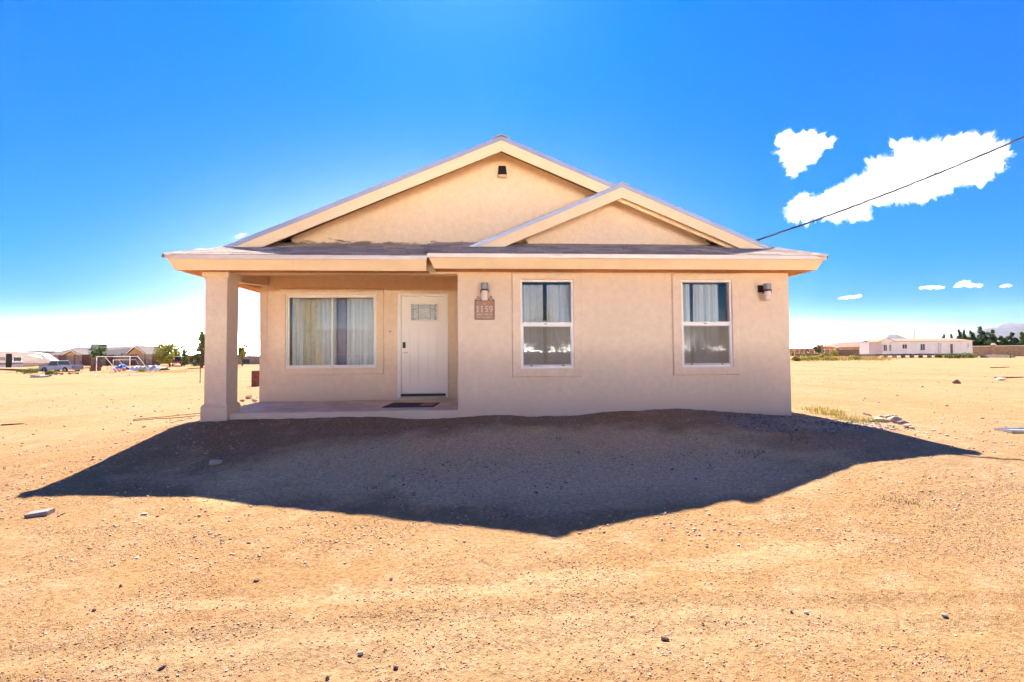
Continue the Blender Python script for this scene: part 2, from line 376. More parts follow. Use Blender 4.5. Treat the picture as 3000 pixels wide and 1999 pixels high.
def ground_mat():
    mt, nt, b = new_mat('sandy_ground'); geo = nd(nt, 'ShaderNodeNewGeometry')
    def noise(scale, detail=6, rough=0.55, stretch=(1, 1, 1)):
        mp = nd(nt, 'ShaderNodeMapping'); mp.inputs['Scale'].default_value = stretch
        nt.links.new(geo.outputs['Position'], mp.inputs[0])
        n = nd(nt, 'ShaderNodeTexNoise'); n.inputs['Scale'].default_value = scale; n.inputs['Detail'].default_value = detail; n.inputs['Roughness'].default_value = rough
        nt.links.new(mp.outputs[0], n.inputs['Vector']); return n.outputs['Fac']
    big = noise(0.22, 5); mid = noise(1.6, 7, 0.62, (0.6, 1.4, 1)); fine = noise(28, 6, 0.7); grit = noise(140, 3, 0.6)
    c = ramp(nt, big, [(0.34, (0.345, 0.192, 0.080)), (0.5, (0.385, 0.225, 0.099)), (0.66, (0.38, 0.238, 0.118))])
    streak = noise(4.5, 9, 0.72, (0.6, 1.6, 1))
    # pale crusted patches
    c = mixc(nt, ramp(nt, mid, [(0.58, (0, 0, 0)), (0.70, (0.4, 0.4, 0.4))]), c, (0.47, 0.31, 0.17))
    c = mixc(nt, ramp(nt, noise(0.9, 8, 0.68, (0.35, 1.3, 1)), [(0.50, (0, 0, 0)), (0.72, (0.55, 0.55, 0.55))]), c, (0.37, 0.22, 0.11))
    # gravelly fill in front of the house, lightened to lift the shadow there, edge broken by noise
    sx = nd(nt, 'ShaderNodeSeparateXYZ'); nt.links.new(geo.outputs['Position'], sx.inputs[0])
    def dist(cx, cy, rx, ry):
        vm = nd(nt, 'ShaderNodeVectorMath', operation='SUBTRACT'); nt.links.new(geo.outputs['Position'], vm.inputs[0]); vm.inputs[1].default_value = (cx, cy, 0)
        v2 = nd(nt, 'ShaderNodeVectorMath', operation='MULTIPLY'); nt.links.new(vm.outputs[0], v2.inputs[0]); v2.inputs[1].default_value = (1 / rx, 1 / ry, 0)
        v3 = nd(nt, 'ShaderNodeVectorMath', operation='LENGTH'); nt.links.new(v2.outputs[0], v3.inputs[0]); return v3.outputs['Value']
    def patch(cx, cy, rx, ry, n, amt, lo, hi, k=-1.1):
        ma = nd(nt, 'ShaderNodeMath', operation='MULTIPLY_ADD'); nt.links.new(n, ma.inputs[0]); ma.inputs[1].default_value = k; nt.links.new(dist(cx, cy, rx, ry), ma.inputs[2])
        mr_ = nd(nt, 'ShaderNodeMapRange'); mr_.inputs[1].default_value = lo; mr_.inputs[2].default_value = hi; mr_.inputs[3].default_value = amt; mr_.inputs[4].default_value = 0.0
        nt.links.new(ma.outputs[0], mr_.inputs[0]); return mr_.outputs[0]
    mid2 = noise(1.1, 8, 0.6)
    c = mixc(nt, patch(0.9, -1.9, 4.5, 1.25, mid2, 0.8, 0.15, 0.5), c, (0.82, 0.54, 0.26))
    c = mixc(nt, ramp(nt, noise(2.6, 8, 0.65), [(0.52, (0, 0, 0)), (0.66, (0.4, 0.4, 0.4))]), c, (0.62, 0.37, 0.22))
    c = mixc(nt, patch(2.0, -2.6, 2.6, 0.9, mid, 0.6, 0.1, 0.45), c, (0.70, 0.49, 0.27))
    c = mixc(nt, patch(5.6, -0.7, 1.7, 0.7, mid, 0.6, 0.1, 0.45), c, (0.48, 0.36, 0.25))
    c = mixc(nt, patch(5.0, -1.8, 1.2, 0.5, mid2, 0.6, 0.0, 0.3), c, (0.44, 0.22, 0.11))
    for px, py, rx, ry in ((2370, 1610, .62, .16), (2120, 1650, .5, .13), (1720, 1690, .55, .12), (1560, 1720, .45, .12), (1110, 1740, .5, .10), (880, 1765, .5, .09), (560, 1775, .45, .09), (1300, 1735, .4, .09), (2260, 1515, .5, .06), (1640, 1512, .3, .1)):
        g_ = on_ground(px, py); c = mixc(nt, patch(g_.x, g_.y, rx, ry, streak, 0.42, -0.62, -0.2, -2.6), c, (0.50, 0.345, 0.185))
    c = mixc(nt, patch(0.4, -5.15, 4.2, 0.45, noise(3.2, 9, 0.7, (0.45, 1.5, 1)), 0.3, -0.05, 0.22), c, (0.50, 0.35, 0.20))
    # fine grain
    c = mixc(nt, 0.8, c, ramp(nt, fine, [(0.3, (0.55, 0.50, 0.47)), (0.7, (1.35, 1.38, 1.4))]), 'MULTIPLY')
    vo = nd(nt, 'ShaderNodeTexVoronoi'); vo.inputs['Scale'].default_value = 42; nt.links.new(geo.outputs['Position'], vo.inputs['Vector'])
    sep = nd(nt, 'ShaderNodeSeparateColor'); nt.links.new(vo.outputs['Color'], sep.inputs[0])
    sel = nd(nt, 'ShaderNodeMath', operation='GREATER_THAN'); nt.links.new(sep.outputs[0], sel.inputs[0]); sel.inputs[1].default_value = 0.86
    dd = ramp(nt, vo.outputs['Distance'], [(0.22, (1, 1, 1)), (0.34, (0, 0, 0))])
    mm = nd(nt, 'ShaderNodeMath', operation='MULTIPLY'); nt.links.new(sel.outputs[0], mm.inputs[0]); nt.links.new(dd, mm.inputs[1])
    m2 = nd(nt, 'ShaderNodeMath', operation='MULTIPLY'); nt.links.new(mm.outputs[0], m2.inputs[0]); m2.inputs[1].default_value = 0.6
    c = mixc(nt, m2.outputs[0], c, ramp(nt, sep.outputs[1], [(0.2, (0.16, 0.09, 0.06)), (0.6, (0.33, 0.22, 0.15)), (0.9, (0.62, 0.5, 0.38))]))
    nt.links.new(c, b.inputs['Base Color']); b.inputs['Roughness'].default_value = 0.95; b.inputs['Specular IOR Level'].default_value = 0.1
    hsum = nd(nt, 'ShaderNodeMath', operation='MULTIPLY_ADD'); nt.links.new(fine, hsum.inputs[0]); hsum.inputs[1].default_value = 1.0
    h2 = nd(nt, 'ShaderNodeMath', operation='MULTIPLY_ADD'); nt.links.new(grit, h2.inputs[0]); h2.inputs[1].default_value = 0.35; nt.links.new(mm.outputs[0], h2.inputs[2])
    nt.links.new(h2.outputs[0], hsum.inputs[2])
    bp = nd(nt, 'ShaderNodeBump'); bp.inputs['Strength'].default_value = 1.0; bp.inputs['Distance'].default_value = 0.028
    nt.links.new(hsum.outputs[0], bp.inputs['Height']); nt.links.new(bp.outputs[0], b.inputs['Normal'])
    return mt
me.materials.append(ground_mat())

# ------------------------------------------------------------------ THE HOUSE
Z = EYE
house = thing('house', 'single storey beige stucco house with front porch and two stacked gables', 'house', (0, 0, 0.55))
D = 1.865; XL, XR = -4.13, 5.857; YB = 12.0

def wall_holes(name, x0, x1, z0, z1, y0, y1, holes, mt, parent):
    xs = sorted({x0, x1} | {h[i] for h in holes for i in (0, 1)}); zs = sorted({z0, z1} | {h[i] for h in holes for i in (2, 3)})
    b = MB()
    import bmesh
    inside = lambda xa, za: any(h[0] < xa < h[1] and h[2] < za < h[3] for h in holes)
    idx = {}
    def V(x, y, z):
        k = (round(x, 5), round(y, 5), round(z, 5))
        if k not in idx: idx[k] = len(b.v); b.v.append(k)
        return idx[k]
    solid = {}
    for i in range(len(xs) - 1):
        for j in range(len(zs) - 1):
            solid[i, j] = not inside((xs[i] + xs[i + 1]) / 2, (zs[j] + zs[j + 1]) / 2)
    def F(*p): b.f.append(tuple(V(*q) for q in p)); b.mi.append(0)
    for (i, j), s in solid.items():
        if not s: continue
        a, c, e, g = xs[i], xs[i + 1], zs[j], zs[j + 1]
        F((a, y0, e), (c, y0, e), (c, y0, g), (a, y0, g)); F((c, y1, e), (a, y1, e), (a, y1, g), (c, y1, g))
        if not solid.get((i - 1, j)): F((a, y1, e), (a, y0, e), (a, y0, g), (a, y1, g))
        if not solid.get((i + 1, j)): F((c, y0, e), (c, y1, e), (c, y1, g), (c, y0, g))
        if not solid.get((i, j - 1)): F((a, y1, e), (c, y1, e), (c, y0, e), (a, y0, e))
        if not solid.get((i, j + 1)): F((a, y0, g), (c, y0, g), (c, y1, g), (a, y1, g))
    return b.build(name, mt, parent)

# openings: x0, x1, z0, z1 relative to eye level
W1 = (1.065, 1.979, -0.244, 1.280); W2 = (3.882, 4.796, -0.244, 1.280); W3 = (-3.611, -1.776, -0.2515, 1.2714)
DO = (-1.3, -0.335, -0.86, 1.25)
up = lambda h: (h[0], h[1], h[2] + Z, h[3] + Z)
wall_holes('wall', 0.0, XR, -1.55 + Z, 1.46 + Z, 0.0, 0.15, [up(W1), up(W2)], M['stucco'], house)
wall_holes('wall', XL + .15, 0.0, -0.923 + Z, 1.665 + Z, D, D + 0.15, [up(W3), up(DO)], M['stucco'], house)
MB().box(0.0, 0.15, 0.153, D + 0.15, -1.55 + Z, 1.665 + Z).build('wall', M['stucco'], house)
MB().box(XR - .15, XR, 0.153, YB, -1.75 + Z, 1.46 + Z).build('wall', M['stucco'], house)
MB().box(XL, XL + .147, D, YB, -1.95 + Z, 1.46 + Z).build('wall', M['stucco'], house)
MB().box(XL + .15, XR - .153, YB - .15, YB, -1.95 + Z, 1.46 + Z).build('wall', M['stucco'], house)
MB().box(XL + .15, XR - .153, D + .16, YB - .153, -0.96 + Z, -0.923 + Z).build('floor', M['interior'], house)
MB().box(XL + .15, XR - .153, D + .16, YB - .153, 1.462 + Z, 1.475 + Z).build('inner_ceiling', M['interior'], house)
MB().box(.153, XR - .153, .153, D + .16, 1.462 + Z, 1.475 + Z).build('inner_ceiling', M['interior'], house)
# popped-out surrounds round the windows
def surround(o, i, y, th):
    b = MB(); e = 0.012
    x0, x1, z0, z1 = o; a0, a1, c0, c1 = i
    out = [(x0, z0), (x1, z0), (x1, z1), (x0, z1)]; inn = [(a0, c0), (a1, c0), (a1, c1), (a0, c1)]
    oo = [(x0 + e, z0 + e), (x1 - e, z0 + e), (x1 - e, z1 - e), (x0 + e, z1 - e)]
    vs = [(x, y, z + Z) for x, z in out] + [(x, y - th, z + Z) for x, z in oo] + [(x, y - th, z + Z) for x, z in inn] + [(x, y, z + Z) for x, z in inn]
    fs = []
    for k in range(4):
        n = (k + 1) % 4
        for r in range(3): fs.append((r * 4 + k, r * 4 + n, (r + 1) * 4 + n, (r + 1) * 4 + k))
    b.add(vs, fs)
    return b.build('window_surround', M['stucco'], house, bevel=0.006)
surround((0.918, 2.122, -0.389, 1.40), W1, 0.0, 0.036); surround((3.72, 4.92, -0.388, 1.40), W2, 0.0, 0.036)
surround((-3.72, -1.625, -0.386, 1.406), W3, D, 0.036)

# --- windows
def bars(x0, x1, z0, z1, w, y0, y1, b=None, wt=None, wb=None):
    b = b or MB(); wt = wt or w; wb = wb or w
    b.box(x0, x0 + w, y0, y1, z0 + Z, z1 + Z); b.box(x1 - w, x1, y0, y1, z0 + Z, z1 + Z)
    b.box(x0 + w, x1 - w, y0, y1, z1 - wt + Z, z1 + Z); b.box(x0 + w, x1 - w, y0, y1, z0 + Z, z0 + wb + Z)
    return b
def screen_mat():
    mt = bpy.data.materials.new('insect_screen'); mt.use_nodes = True; nt = mt.node_tree; nt.nodes.clear()
    out = nd(nt, 'ShaderNodeOutputMaterial'); tr = nd(nt, 'ShaderNodeBsdfTransparent'); df = nd(nt, 'ShaderNodeBsdfDiffuse'); df.inputs[0].default_value = (0.34, 0.30, 0.24, 1)
    mx = nd(nt, 'ShaderNodeMixShader'); mx.inputs[0].default_value = 0.42
    nt.links.new(tr.outputs[0], mx.inputs[1]); nt.links.new(df.outputs[0], mx.inputs[2]); nt.links.new(mx.outputs[0], out.inputs[0]); return mt
M['screen'] = screen_mat()
def wing_window(w):
    x0, x1, z0, z1 = w; zm = (z0 + z1) / 2
    fr = bars(x0, x1, z0, z1, 0.036, -0.012, 0.09).build('window', M['white_vinyl'], house, bevel=0.004)
    MB().box(x0 + .036, x1 - .036, -0.004, 0.05, zm - .03 + Z, zm + .03 + Z).build('meeting_rail', M['white_vinyl'], fr, bevel=0.003)
    MB().box(x0 + .036, x1 - .036, 0.056, 0.062, zm + .012 + Z, z1 - .036 + Z).build('pane', M['glass'], fr)
    bars(x0 + .036, x1 - .036, z0 + .036, zm - .03, 0.016, 0.004, 0.03, wb=0.028).build('sash', M['sash_grey'], fr)
    MB().box(x0 + .052, x1 - .052, 0.034, 0.040, z0 + .064 + Z, zm - .032 + Z).build('pane', M['glass'], fr)
    MB().box(x0 + .052, x1 - .052, 0.012, 0.0135, z0 + .064 + Z, zm - .046 + Z).build('screen', M['screen'], fr)
    MB().box((x0 + x1) / 2 - .05, (x0 + x1) / 2 + .0, -0.012, -0.004, zm - .006 + Z, zm + .006 + Z).build('lock', M['black'], fr)
    for u in (0.2, 0.8):
        xx = x0 + (x1 - x0) * u
        MB().box(xx - .022, xx + .022, -0.002, 0.004, z0 + .038 + Z, z0 + .056 + Z).build('latch', M['black'], fr)
    return fr
wing_window(W1); wing_window(W2)
x0, x1, z0, z1 = W3; y = D
fr = bars(x0, x1, z0, z1, 0.03, y - 0.012, y + 0.09).build('window', M['white_vinyl'], house, bevel=0.004)
xm = -2.677
for a, c, yy in ((x0 + .03, xm + .015, y + .02), (xm - .022, x1 - .03, y + .005)):
    sh = bars(a, c, z0 + .03, z1 - .03, 0.034, yy, yy + .03).build('sash', M['white_vinyl'], fr, bevel=0.003)
    MB().box(a + .034, c - .034, yy + .012, yy + .018, z0 + .064 + Z, z1 - .064 + Z).build('pane', M['glass'], fr)
MB().box(xm - .02, xm + .02, y - .004, y + .004, z0 + .02 + Z, z0 + .034 + Z).build('latch', M['black'], fr)

# --- front door
door = MB(); x0, x1, z0, z1 = -1.2736, -0.3594, -0.80, 1.231
fr = MB()
fr.box(-1.342, -1.276, D - .05, D + .10, -.876 + Z, 1.285 + Z); fr.box(-.357, -.305, D - .05, D + .10, -.876 + Z, 1.285 + Z)
fr.box(-1.276, -.357, D - .05, D + .10, 1.234 + Z, 1.285 + Z)
fr.build('door_frame', M['white_vinyl'], house, bevel=0.004)
# slab with groups of grooves, in strips so that each groove is a real recess
dsl = MB(); lz0, lz1, lx0, lx1 = .733, 1.074, -1.077, -.538
pz0, pz1 = -.56, .56; grooves = [-1.095, -.925, -.72, -.54]
dsl.box(x0, x1, D + .035, D + .06, z0 + Z, lz0 - .0 + Z); dsl.box(x0, x1, D + .02, D + .035, z0 + Z, pz0 + Z); dsl.box(x0, x1, D + .02, D + .035, pz1 + Z, lz0 + Z)
xs = [x0] + [q for g in grooves for q in (g - .007, g + .007)] + [x1]
for i in range(0, len(xs), 2): dsl.box(xs[i], xs[i + 1], D + .02, D + .035, pz0 + Z, pz1 + Z)
dsl.box(x0, lx0, D + .02, D + .06, lz0 + Z, z1 + Z); dsl.box(lx1, x1, D + .02, D + .06, lz0 + Z, z1 + Z); dsl.box(lx0, lx1, D + .02, D + .06, lz1 + Z, z1 + Z)
dr = dsl.build('door', M['door_white'], house)
bars(lx0 - .03, lx1 + .03, lz0 - .03, lz1 + .03, .03, D + .004, D + .02).build('lite_frame', M['door_white'], dr, bevel=0.004)
M['lite'] = mat('leaded_glass', (0.40, 0.42, 0.36), 0.15, var=0.25, vscale=25, bump=0.4, bscale=60, spec=0.8)
MB().box(lx0, lx1, D + .03, D + .04, lz0 + Z, lz1 + Z).build('glass', M['lite'], dr)
came = MB(); t = .004
def cm(xa, za, xb, zb): came.tube([(xa, D + .027, za + Z), (xb, D + .027, zb + Z)], t, 5)
for q in (lx0 + .045, lx1 - .045, lx0 + .15, lx1 - .14): cm(q, lz0, q, lz1)
cm(lx0, lz0 + .045, lx1, lz0 + .045); cm(lx0, lz1 - .04, lx1, lz1 - .04)
pts = [(lx0 + (lx1 - lx0) * k / 10, D + .026, lz0 + .215 + .05 * math.sin(math.pi * k / 10) + Z) for k in range(11)]
came.tube(pts, t, 5)
for k in range(7): cm(lx0, lz0 + .03 + k * .05, lx0 + .045, lz0 + .03 + k * .05); cm(lx1 - .045, lz0 + .03 + k * .05, lx1, lz0 + .03 + k * .05)
came.build('lead_came', M['iron'], dr)
kp = MB().box(-1.248, -1.188, D - .005, D + .02, .15 + Z, .275 + Z); kp.build('keypad_lock', M['black'], dr, bevel=0.008)
hd = MB(); hd.lathe([(.03, -.012), (.03, 0), (.012, .004)], (-1.222, D + .018, .056 + Z), 16, 'y'); hd.tube([(-1.222, D - .03, .056 + Z), (-1.14, D - .035, .054 + Z)], .011, 8); hd.tube([(-1.222, D + .02, .056 + Z), (-1.222, D - .035, .056 + Z)], .011, 8)
hd.build('handle', M['brass'], dr, smooth=False)
MB().box(-1.276, -.357, D - .045, D + .08, -.845 + Z, -.803 + Z).build('threshold', M['black'], house)
MB().box(-1.36, -.29, D - .05, D - .003, -.9225 + Z, -.879 + Z).build('door_step', M['concrete'], house, bevel=0.004)
tag(MB().tube([(-1.53, D - .01, .50 + Z), (-1.50, D - .02, .495 + Z), (-1.48, D - .012, .505 + Z)], .006, 6).build('wire_stub', M['iron']), 'short stub of brown doorbell wire poking out beside the front door', 'wire')

# --- porch
MB().box(XL, -0.002, 0.0, D - .002, -1.4 + Z, -0.923 + Z).build('porch_slab', M['concrete'], house, bevel=0.02)
MB().box(-3.70, -0.004, -0.012, -0.001, -1.4 + Z, -0.935 + Z).build('slab_edge', M['stucco'], house, bevel=0.004)
MB().box(-4.06, -0.002, 0.0, 0.22, 1.373 + Z, 1.53 + Z).build('porch_beam', M['stucco'], house, bevel=0.012)
bm_ = MB(); bm_.hexa([(-4.128, .30, 1.30 + Z), (-3.90, .30, 1.30 + Z), (-3.97, D - .002, 1.44 + Z), (-4.128, D - .002, 1.44 + Z)],
                     [(-4.128, .30, 1.66 + Z), (-3.90, .30, 1.66 + Z), (-3.97, D - .002, 1.66 + Z), (-4.128, D - .002, 1.66 + Z)])
bm_.build('porch_beam', M['stucco'], house, bevel=0.015)
cl = MB().box(-4.0926, -3.743, -0.05, 0.302, -1.0 + Z, 1.40 + Z).build('column', M['stucco'], house, bevel=0.012)
MB().hexa([(-4.09, -.05, 1.262 + Z), (-3.746, -.05, 1.262 + Z), (-3.746, .30, 1.262 + Z), (-4.09, .30, 1.262 + Z)],
          [(-4.127, -.085, 1.305 + Z), (-3.709, -.085, 1.305 + Z), (-3.709, .337, 1.305 + Z), (-4.127, .337, 1.305 + Z)]).box(-4.127, -3.709, -.085, .337, 1.3051 + Z, 1.42 + Z).build('column_cap', M['stucco'], cl, bevel=0.01)
MB().box(-4.127, -3.709, -.085, .337, -1.45 + Z, -.80 + Z).box(-4.126, -3.710, -.084, .336, -.799 + Z, -.757 + Z, .032, .032).build('column_base', M['stucco'], cl, bevel=0.012)
# boards of the porch ceiling
nb = 13
for k in range(nb):
    ya = 0.225 + (D - .23) * k / nb; yb = 0.225 + (D - .23) * (k + 1) / nb - .008
    MB().box(-3.96, -0.004, ya, yb, 1.666 + Z, 1.684 + Z).build('ceiling_board', M['soffit'], house)
MB().box(XL, -0.004, 0.226, D + .1, 1.69 + Z, 1.70 + Z).build('ceiling_backing', M['dark_void'], house)

# --- roof numbers
PY0, PZ0 = -0.37, 1.605        # porch eave edge: y, z
WY0, WZ0 = -0.425, 1.636       # wing eave edge
SL = 0.43                      # skirt slope
EXL, EXR = -4.515, 6.25        # eave corners
MAX_, MAZ, MRY = 0.768, 3.856, 0.18    # main gable apex x, z, rake plane y
WAX, WAZ, WRY = 2.905, 3.020, 0.10     # wing gable
MGY, WGY = 0.56, 0.45          # gable wall planes
mslL = (MAZ - PZ0) / (MAX_ - EXL)
mslR = (MAZ - (WZ0 - .05)) / (EXR - MAX_)
wsl = (WAZ - WZ0) / (EXR - WAX)
wslL = 0.424
def skz(x, y): return (PZ0 + SL * (y - PY0)) if x < -.46 else (WZ0 + SL * (y - WY0))

# eave boards: drip edge, tilted fascia, soffit
def run(name, mt, a, b, parent=house):
    """a, b: lists of 4 profile points (x,y,z rel) at both ends"""
    mbx = MB(); mbx.hexa([(q[0], q[1], q[2] + Z) for q in a], [(q[0], q[1], q[2] + Z) for q in b]); return mbx.build(name, mt, parent)
def eave_profile(x, y0, z0, dx):
    drip = [(x, y0, z0), (x, y0, z0 - .066), (x + dx * .1, y0 + .012, z0 - .066), (x + dx * .1, y0 + .012, z0 - .003)]
    fas = [(x + dx * .08, y0 + .014, z0 - .03), (x + dx, y0 + .105, z0 - .228), (x + dx * 1.15, y0 + .13, z0 - .225), (x + dx * .3, y0 + .045, z0 - .03)]
    return drip, fas
# porch front: with a board joint
for xa, xb, da, db in ((EXL, -2.6, .09, 0), (-2.597, -.475, 0, -0.02)):
    pa, pb = eave_profile(xa, PY0, PZ0, da), eave_profile(xb, PY0, PZ0, db)
    run('drip_edge', M['drip'], pa[0], pb[0]); run('fascia', M['fascia'], pa[1], pb[1])
for xa, xb, da, db in ((-.462, 3.9, .10, 0), (3.903, EXR, 0, -.10)):
    pa, pb = eave_profile(xa, WY0, WZ0, da), eave_profile(xb, WY0, WZ0, db)
    run('drip_edge', M['drip'], pa[0], pb[0]); run('fascia', M['fascia'], pa[1], pb[1])
# small return where the wing eave steps forward
run('drip_edge', M['drip'], [(-.462, WY0 + .0, WZ0), (-.462, WY0, WZ0 - .066), (-.462, PY0 + .02, WZ0 - .066), (-.462, PY0 + .02, WZ0)],
    [(-.450, WY0 + .003, WZ0 - .002), (-.450, WY0 + .003, WZ0 - .064), (-.450, PY0 + .02, WZ0 - .064), (-.450, PY0 + .02, WZ0 - .002)])
# side eaves
def side(xe, sgn, z0, y0):
    def pr(y, dy):
        drip = [(xe, y, z0), (xe, y, z0 - .066), (xe + sgn * .012, y + dy * .1, z0 - .066), (xe + sgn * .012, y + dy * .1, z0 - .003)]
        fas = [(xe + sgn * .014, y + dy * .08, z0 - .03), (xe + sgn * .10, y + dy, z0 - .228), (xe + sgn * .125, y + dy * 1.15, z0 - .225), (xe + sgn * .045, y + dy * .3, z0 - .03)]
        return drip, fas
    for ya, yb, da in ((y0, 4.0, .105), (4.003, 8.2, 0), (8.203, YB + .35, 0)):
        a, b = pr(ya, da), pr(yb, 0); run('drip_edge', M['drip'], a[0], b[0]); run('fascia', M['fascia'], a[1], b[1])
side(EXL, 1, PZ0, PY0); side(EXR, -1, WZ0, WY0)
def flat(name, mt, x0, x1, y0, y1, z0, z1): return MB().box(x0, x1, y0, y1, z0 + Z, z1 + Z).build(name, mt, house)
zf = PZ0 - .222; flat('soffit', M['soffit'], EXL + .13, XL - .002, PY0 + .14, YB + .3, zf, zf + .012)
flat('soffit', M['soffit'], XL + .0, -.47, PY0 + .14, -.002, zf, zf + .012)
zf = WZ0 - .222; flat('soffit', M['soffit'], XR + .002, EXR - .13, WY0 + .14, YB + .3, zf, zf + .012)
flat('soffit', M['soffit'], -.36, XR, WY0 + .14, -.002, zf, zf + .012)

# skirt decks (under the shingles)
def poly_slab(name, mt, pts, th, parent=house):
    n = len(pts); b = MB()
    vs = [(x, y, z + Z) for x, y, z in pts] + [(x, y, z + Z - th) for x, y, z in pts]
    b.add(vs, [tuple(range(n)), tuple(range(2 * n - 1, n - 1, -1))] + [(i, n + i, n + (i + 1) % n, (i + 1) % n) for i in range(n)])
    return b.build(name, mt, parent)
hipLx = -4.006; hipRx = 5.662
dk = .012
poly_slab('skirt_deck', M['shingle2'], [(EXL + .01, PY0 + .01, PZ0 - dk), (-.455, PY0 + .01, PZ0 - dk), (-.455, MGY + .1, skz(-1, MGY + .1) - dk), (-3.66, MGY + .1, skz(-1, MGY + .1) - dk)], .03)
poly_slab('skirt_deck', M['shingle2'], [(-.462, WY0 + .01, WZ0 - dk), (EXR - .01, WY0 + .01, WZ0 - dk), (5.35, MGY + .02, skz(1, MGY + .02) - dk), (-.462, MGY + .02, skz(1, MGY + .02) - dk)], .03)
# big slopes
def plane_main(x): return MAZ - (mslL * (MAX_ - x) if x < MAX_ else mslR * (x - MAX_))
YE = YB + .35
poly_slab('roof_slope', M['shingle1'], [(MAX_, MRY, MAZ), (MAX_, YE, MAZ), (EXL, YE, PZ0), (EXL, PY0, PZ0), (hipLx, MRY, plane_main(hipLx))], .05)
poly_slab('roof_slope', M['shingle1'], [(MAX_, MRY, MAZ), (5.45, MRY, plane_main(5.45)), (6.15, .3, plane_main(6.15)), (6.15, YE, plane_main(6.15)), (MAX_, YE, MAZ)], .05)
poly_slab('roof_slope', M['shingle1'], [(WAX, WRY, WAZ), (hipRx, WRY, WAZ - wsl * (hipRx - WAX)), (EXR, WY0, WZ0), (EXR, 6.0, WZ0), (WAX, 6.0, WAZ)], .05)
zl = WAZ - wslL * (WAX - .19)
poly_slab('roof_slope', M['shingle1'], [(WAX, WRY, WAZ), (WAX, 3.2, WAZ), (.19, 3.2, zl), (.19, WRY, zl)], .05)

# rake boards and metal edges
def rake(ax, az, yr, sl, xe, sgn, top, bot, zcut, joints=()):
    """fascia board under a sloping roof edge from apex to eave end, cut level at zcut"""
    f = lambda x, o: az - sl * abs(x - ax) - o
    xt = ax + sgn * (az - top - zcut) / sl; xb = ax + sgn * (az - bot - zcut) / sl
    cuts = [ax] + [q for q in joints] + [None]
    for i in range(len(cuts) - 1):
        a = cuts[i] + (sgn * .0015 if i else sgn * .001); c = cuts[i + 1]
        if c is None: poly = [(a, f(a, top) + Z), (xt, zcut + Z), (xb, zcut + Z), (a, f(a, bot) + Z)]
        else: poly = [(a, f(a, top) + Z), (c, f(c, top) + Z), (c, f(c, bot) + Z), (a, f(a, bot) + Z)]
        MB().prism(poly, yr + .006, yr + .03).build('rake_board', M['fascia'], house)
    x2 = ax + sgn * (az - zcut) / sl
    poly = [(ax, az + .006 + Z), (x2, zcut + .006 + Z), (xt, zcut + Z), (ax, f(ax, top) + Z)]
    MB().prism(poly, yr - .006, yr + .005).build('rake_edge', M['rake_edge'], house)
    # underside of the overhang back to the gable wall
    return xt, xb
zc = 1.80
rake(MAX_, MAZ, MRY, mslL, None, -1, .068, .262, zc, (-1.75,)); rake(MAX_, MAZ, MRY, mslR, None, 1, .068, .262, zc, (2.9,))
rake(WAX, WAZ, WRY, wslL, None, -1, .066, .255, zc + .02); rake(WAX, WAZ, WRY, wsl, None, 1, .066, .255, zc + .02)
# gable walls (their lower corners end short, ragged, with dark behind)
def gable(pts, y0, y1, mt): return MB().prism([(x, z + Z) for x, z in pts], y0, y1).build('gable_wall', mt, house)
gable([(-3.03, 1.94), (2.5, 1.94), (4.3, 1.95), (4.3, 2.26), (MAX_, 3.74), (-2.93, 2.14), (-2.99, 2.09), (-2.96, 2.02), (-3.02, 1.99)], MGY, MGY + .1, M['stucco_stain'])
gable([(1.26, 2.0), (4.68, 2.0), (4.665, 2.05), (4.58, 2.085), (4.60, 2.13), (4.53, 2.16), (2.95, 2.87), (1.30, 2.20), (1.22, 2.14), (1.205, 2.07), (1.26, 2.03)], WGY, WGY + .1, M['stucco'])
MB().box(-3.9, 5.6, MGY + .25, MGY + .27, 1.75 + Z, 1.95 + Z).prism([(-3.7, 1.95 + Z), (5.3, 1.95 + Z), (MAX_, 3.7 + Z)], MGY + .25, MGY + .27).build('gable_backing', M['dark_void'], house)
# rake soffits: narrow boards under each overhang
def rsof(ax, az, yr, gy, sl, sgn, zend):
    x2 = ax + sgn * (az - .10 - zend) / sl
    MB().slab([(ax, yr + .032, az - .10 + Z), (x2, yr + .032, zend + Z), (x2, gy - .002, zend + Z), (ax, gy - .002, az - .10 + Z)], (0, 0, .015)).build('rake_soffit', M['stucco'], house)
rsof(MAX_, MAZ, MRY, MGY, mslL, -1, 1.95); rsof(MAX_, MAZ, MRY, MGY, mslR, 1, 2.1)
rsof(WAX, WAZ, WRY, WGY, wslL, -1, 1.97); rsof(WAX, WAZ, WRY, WGY, wsl, 1, 1.97)

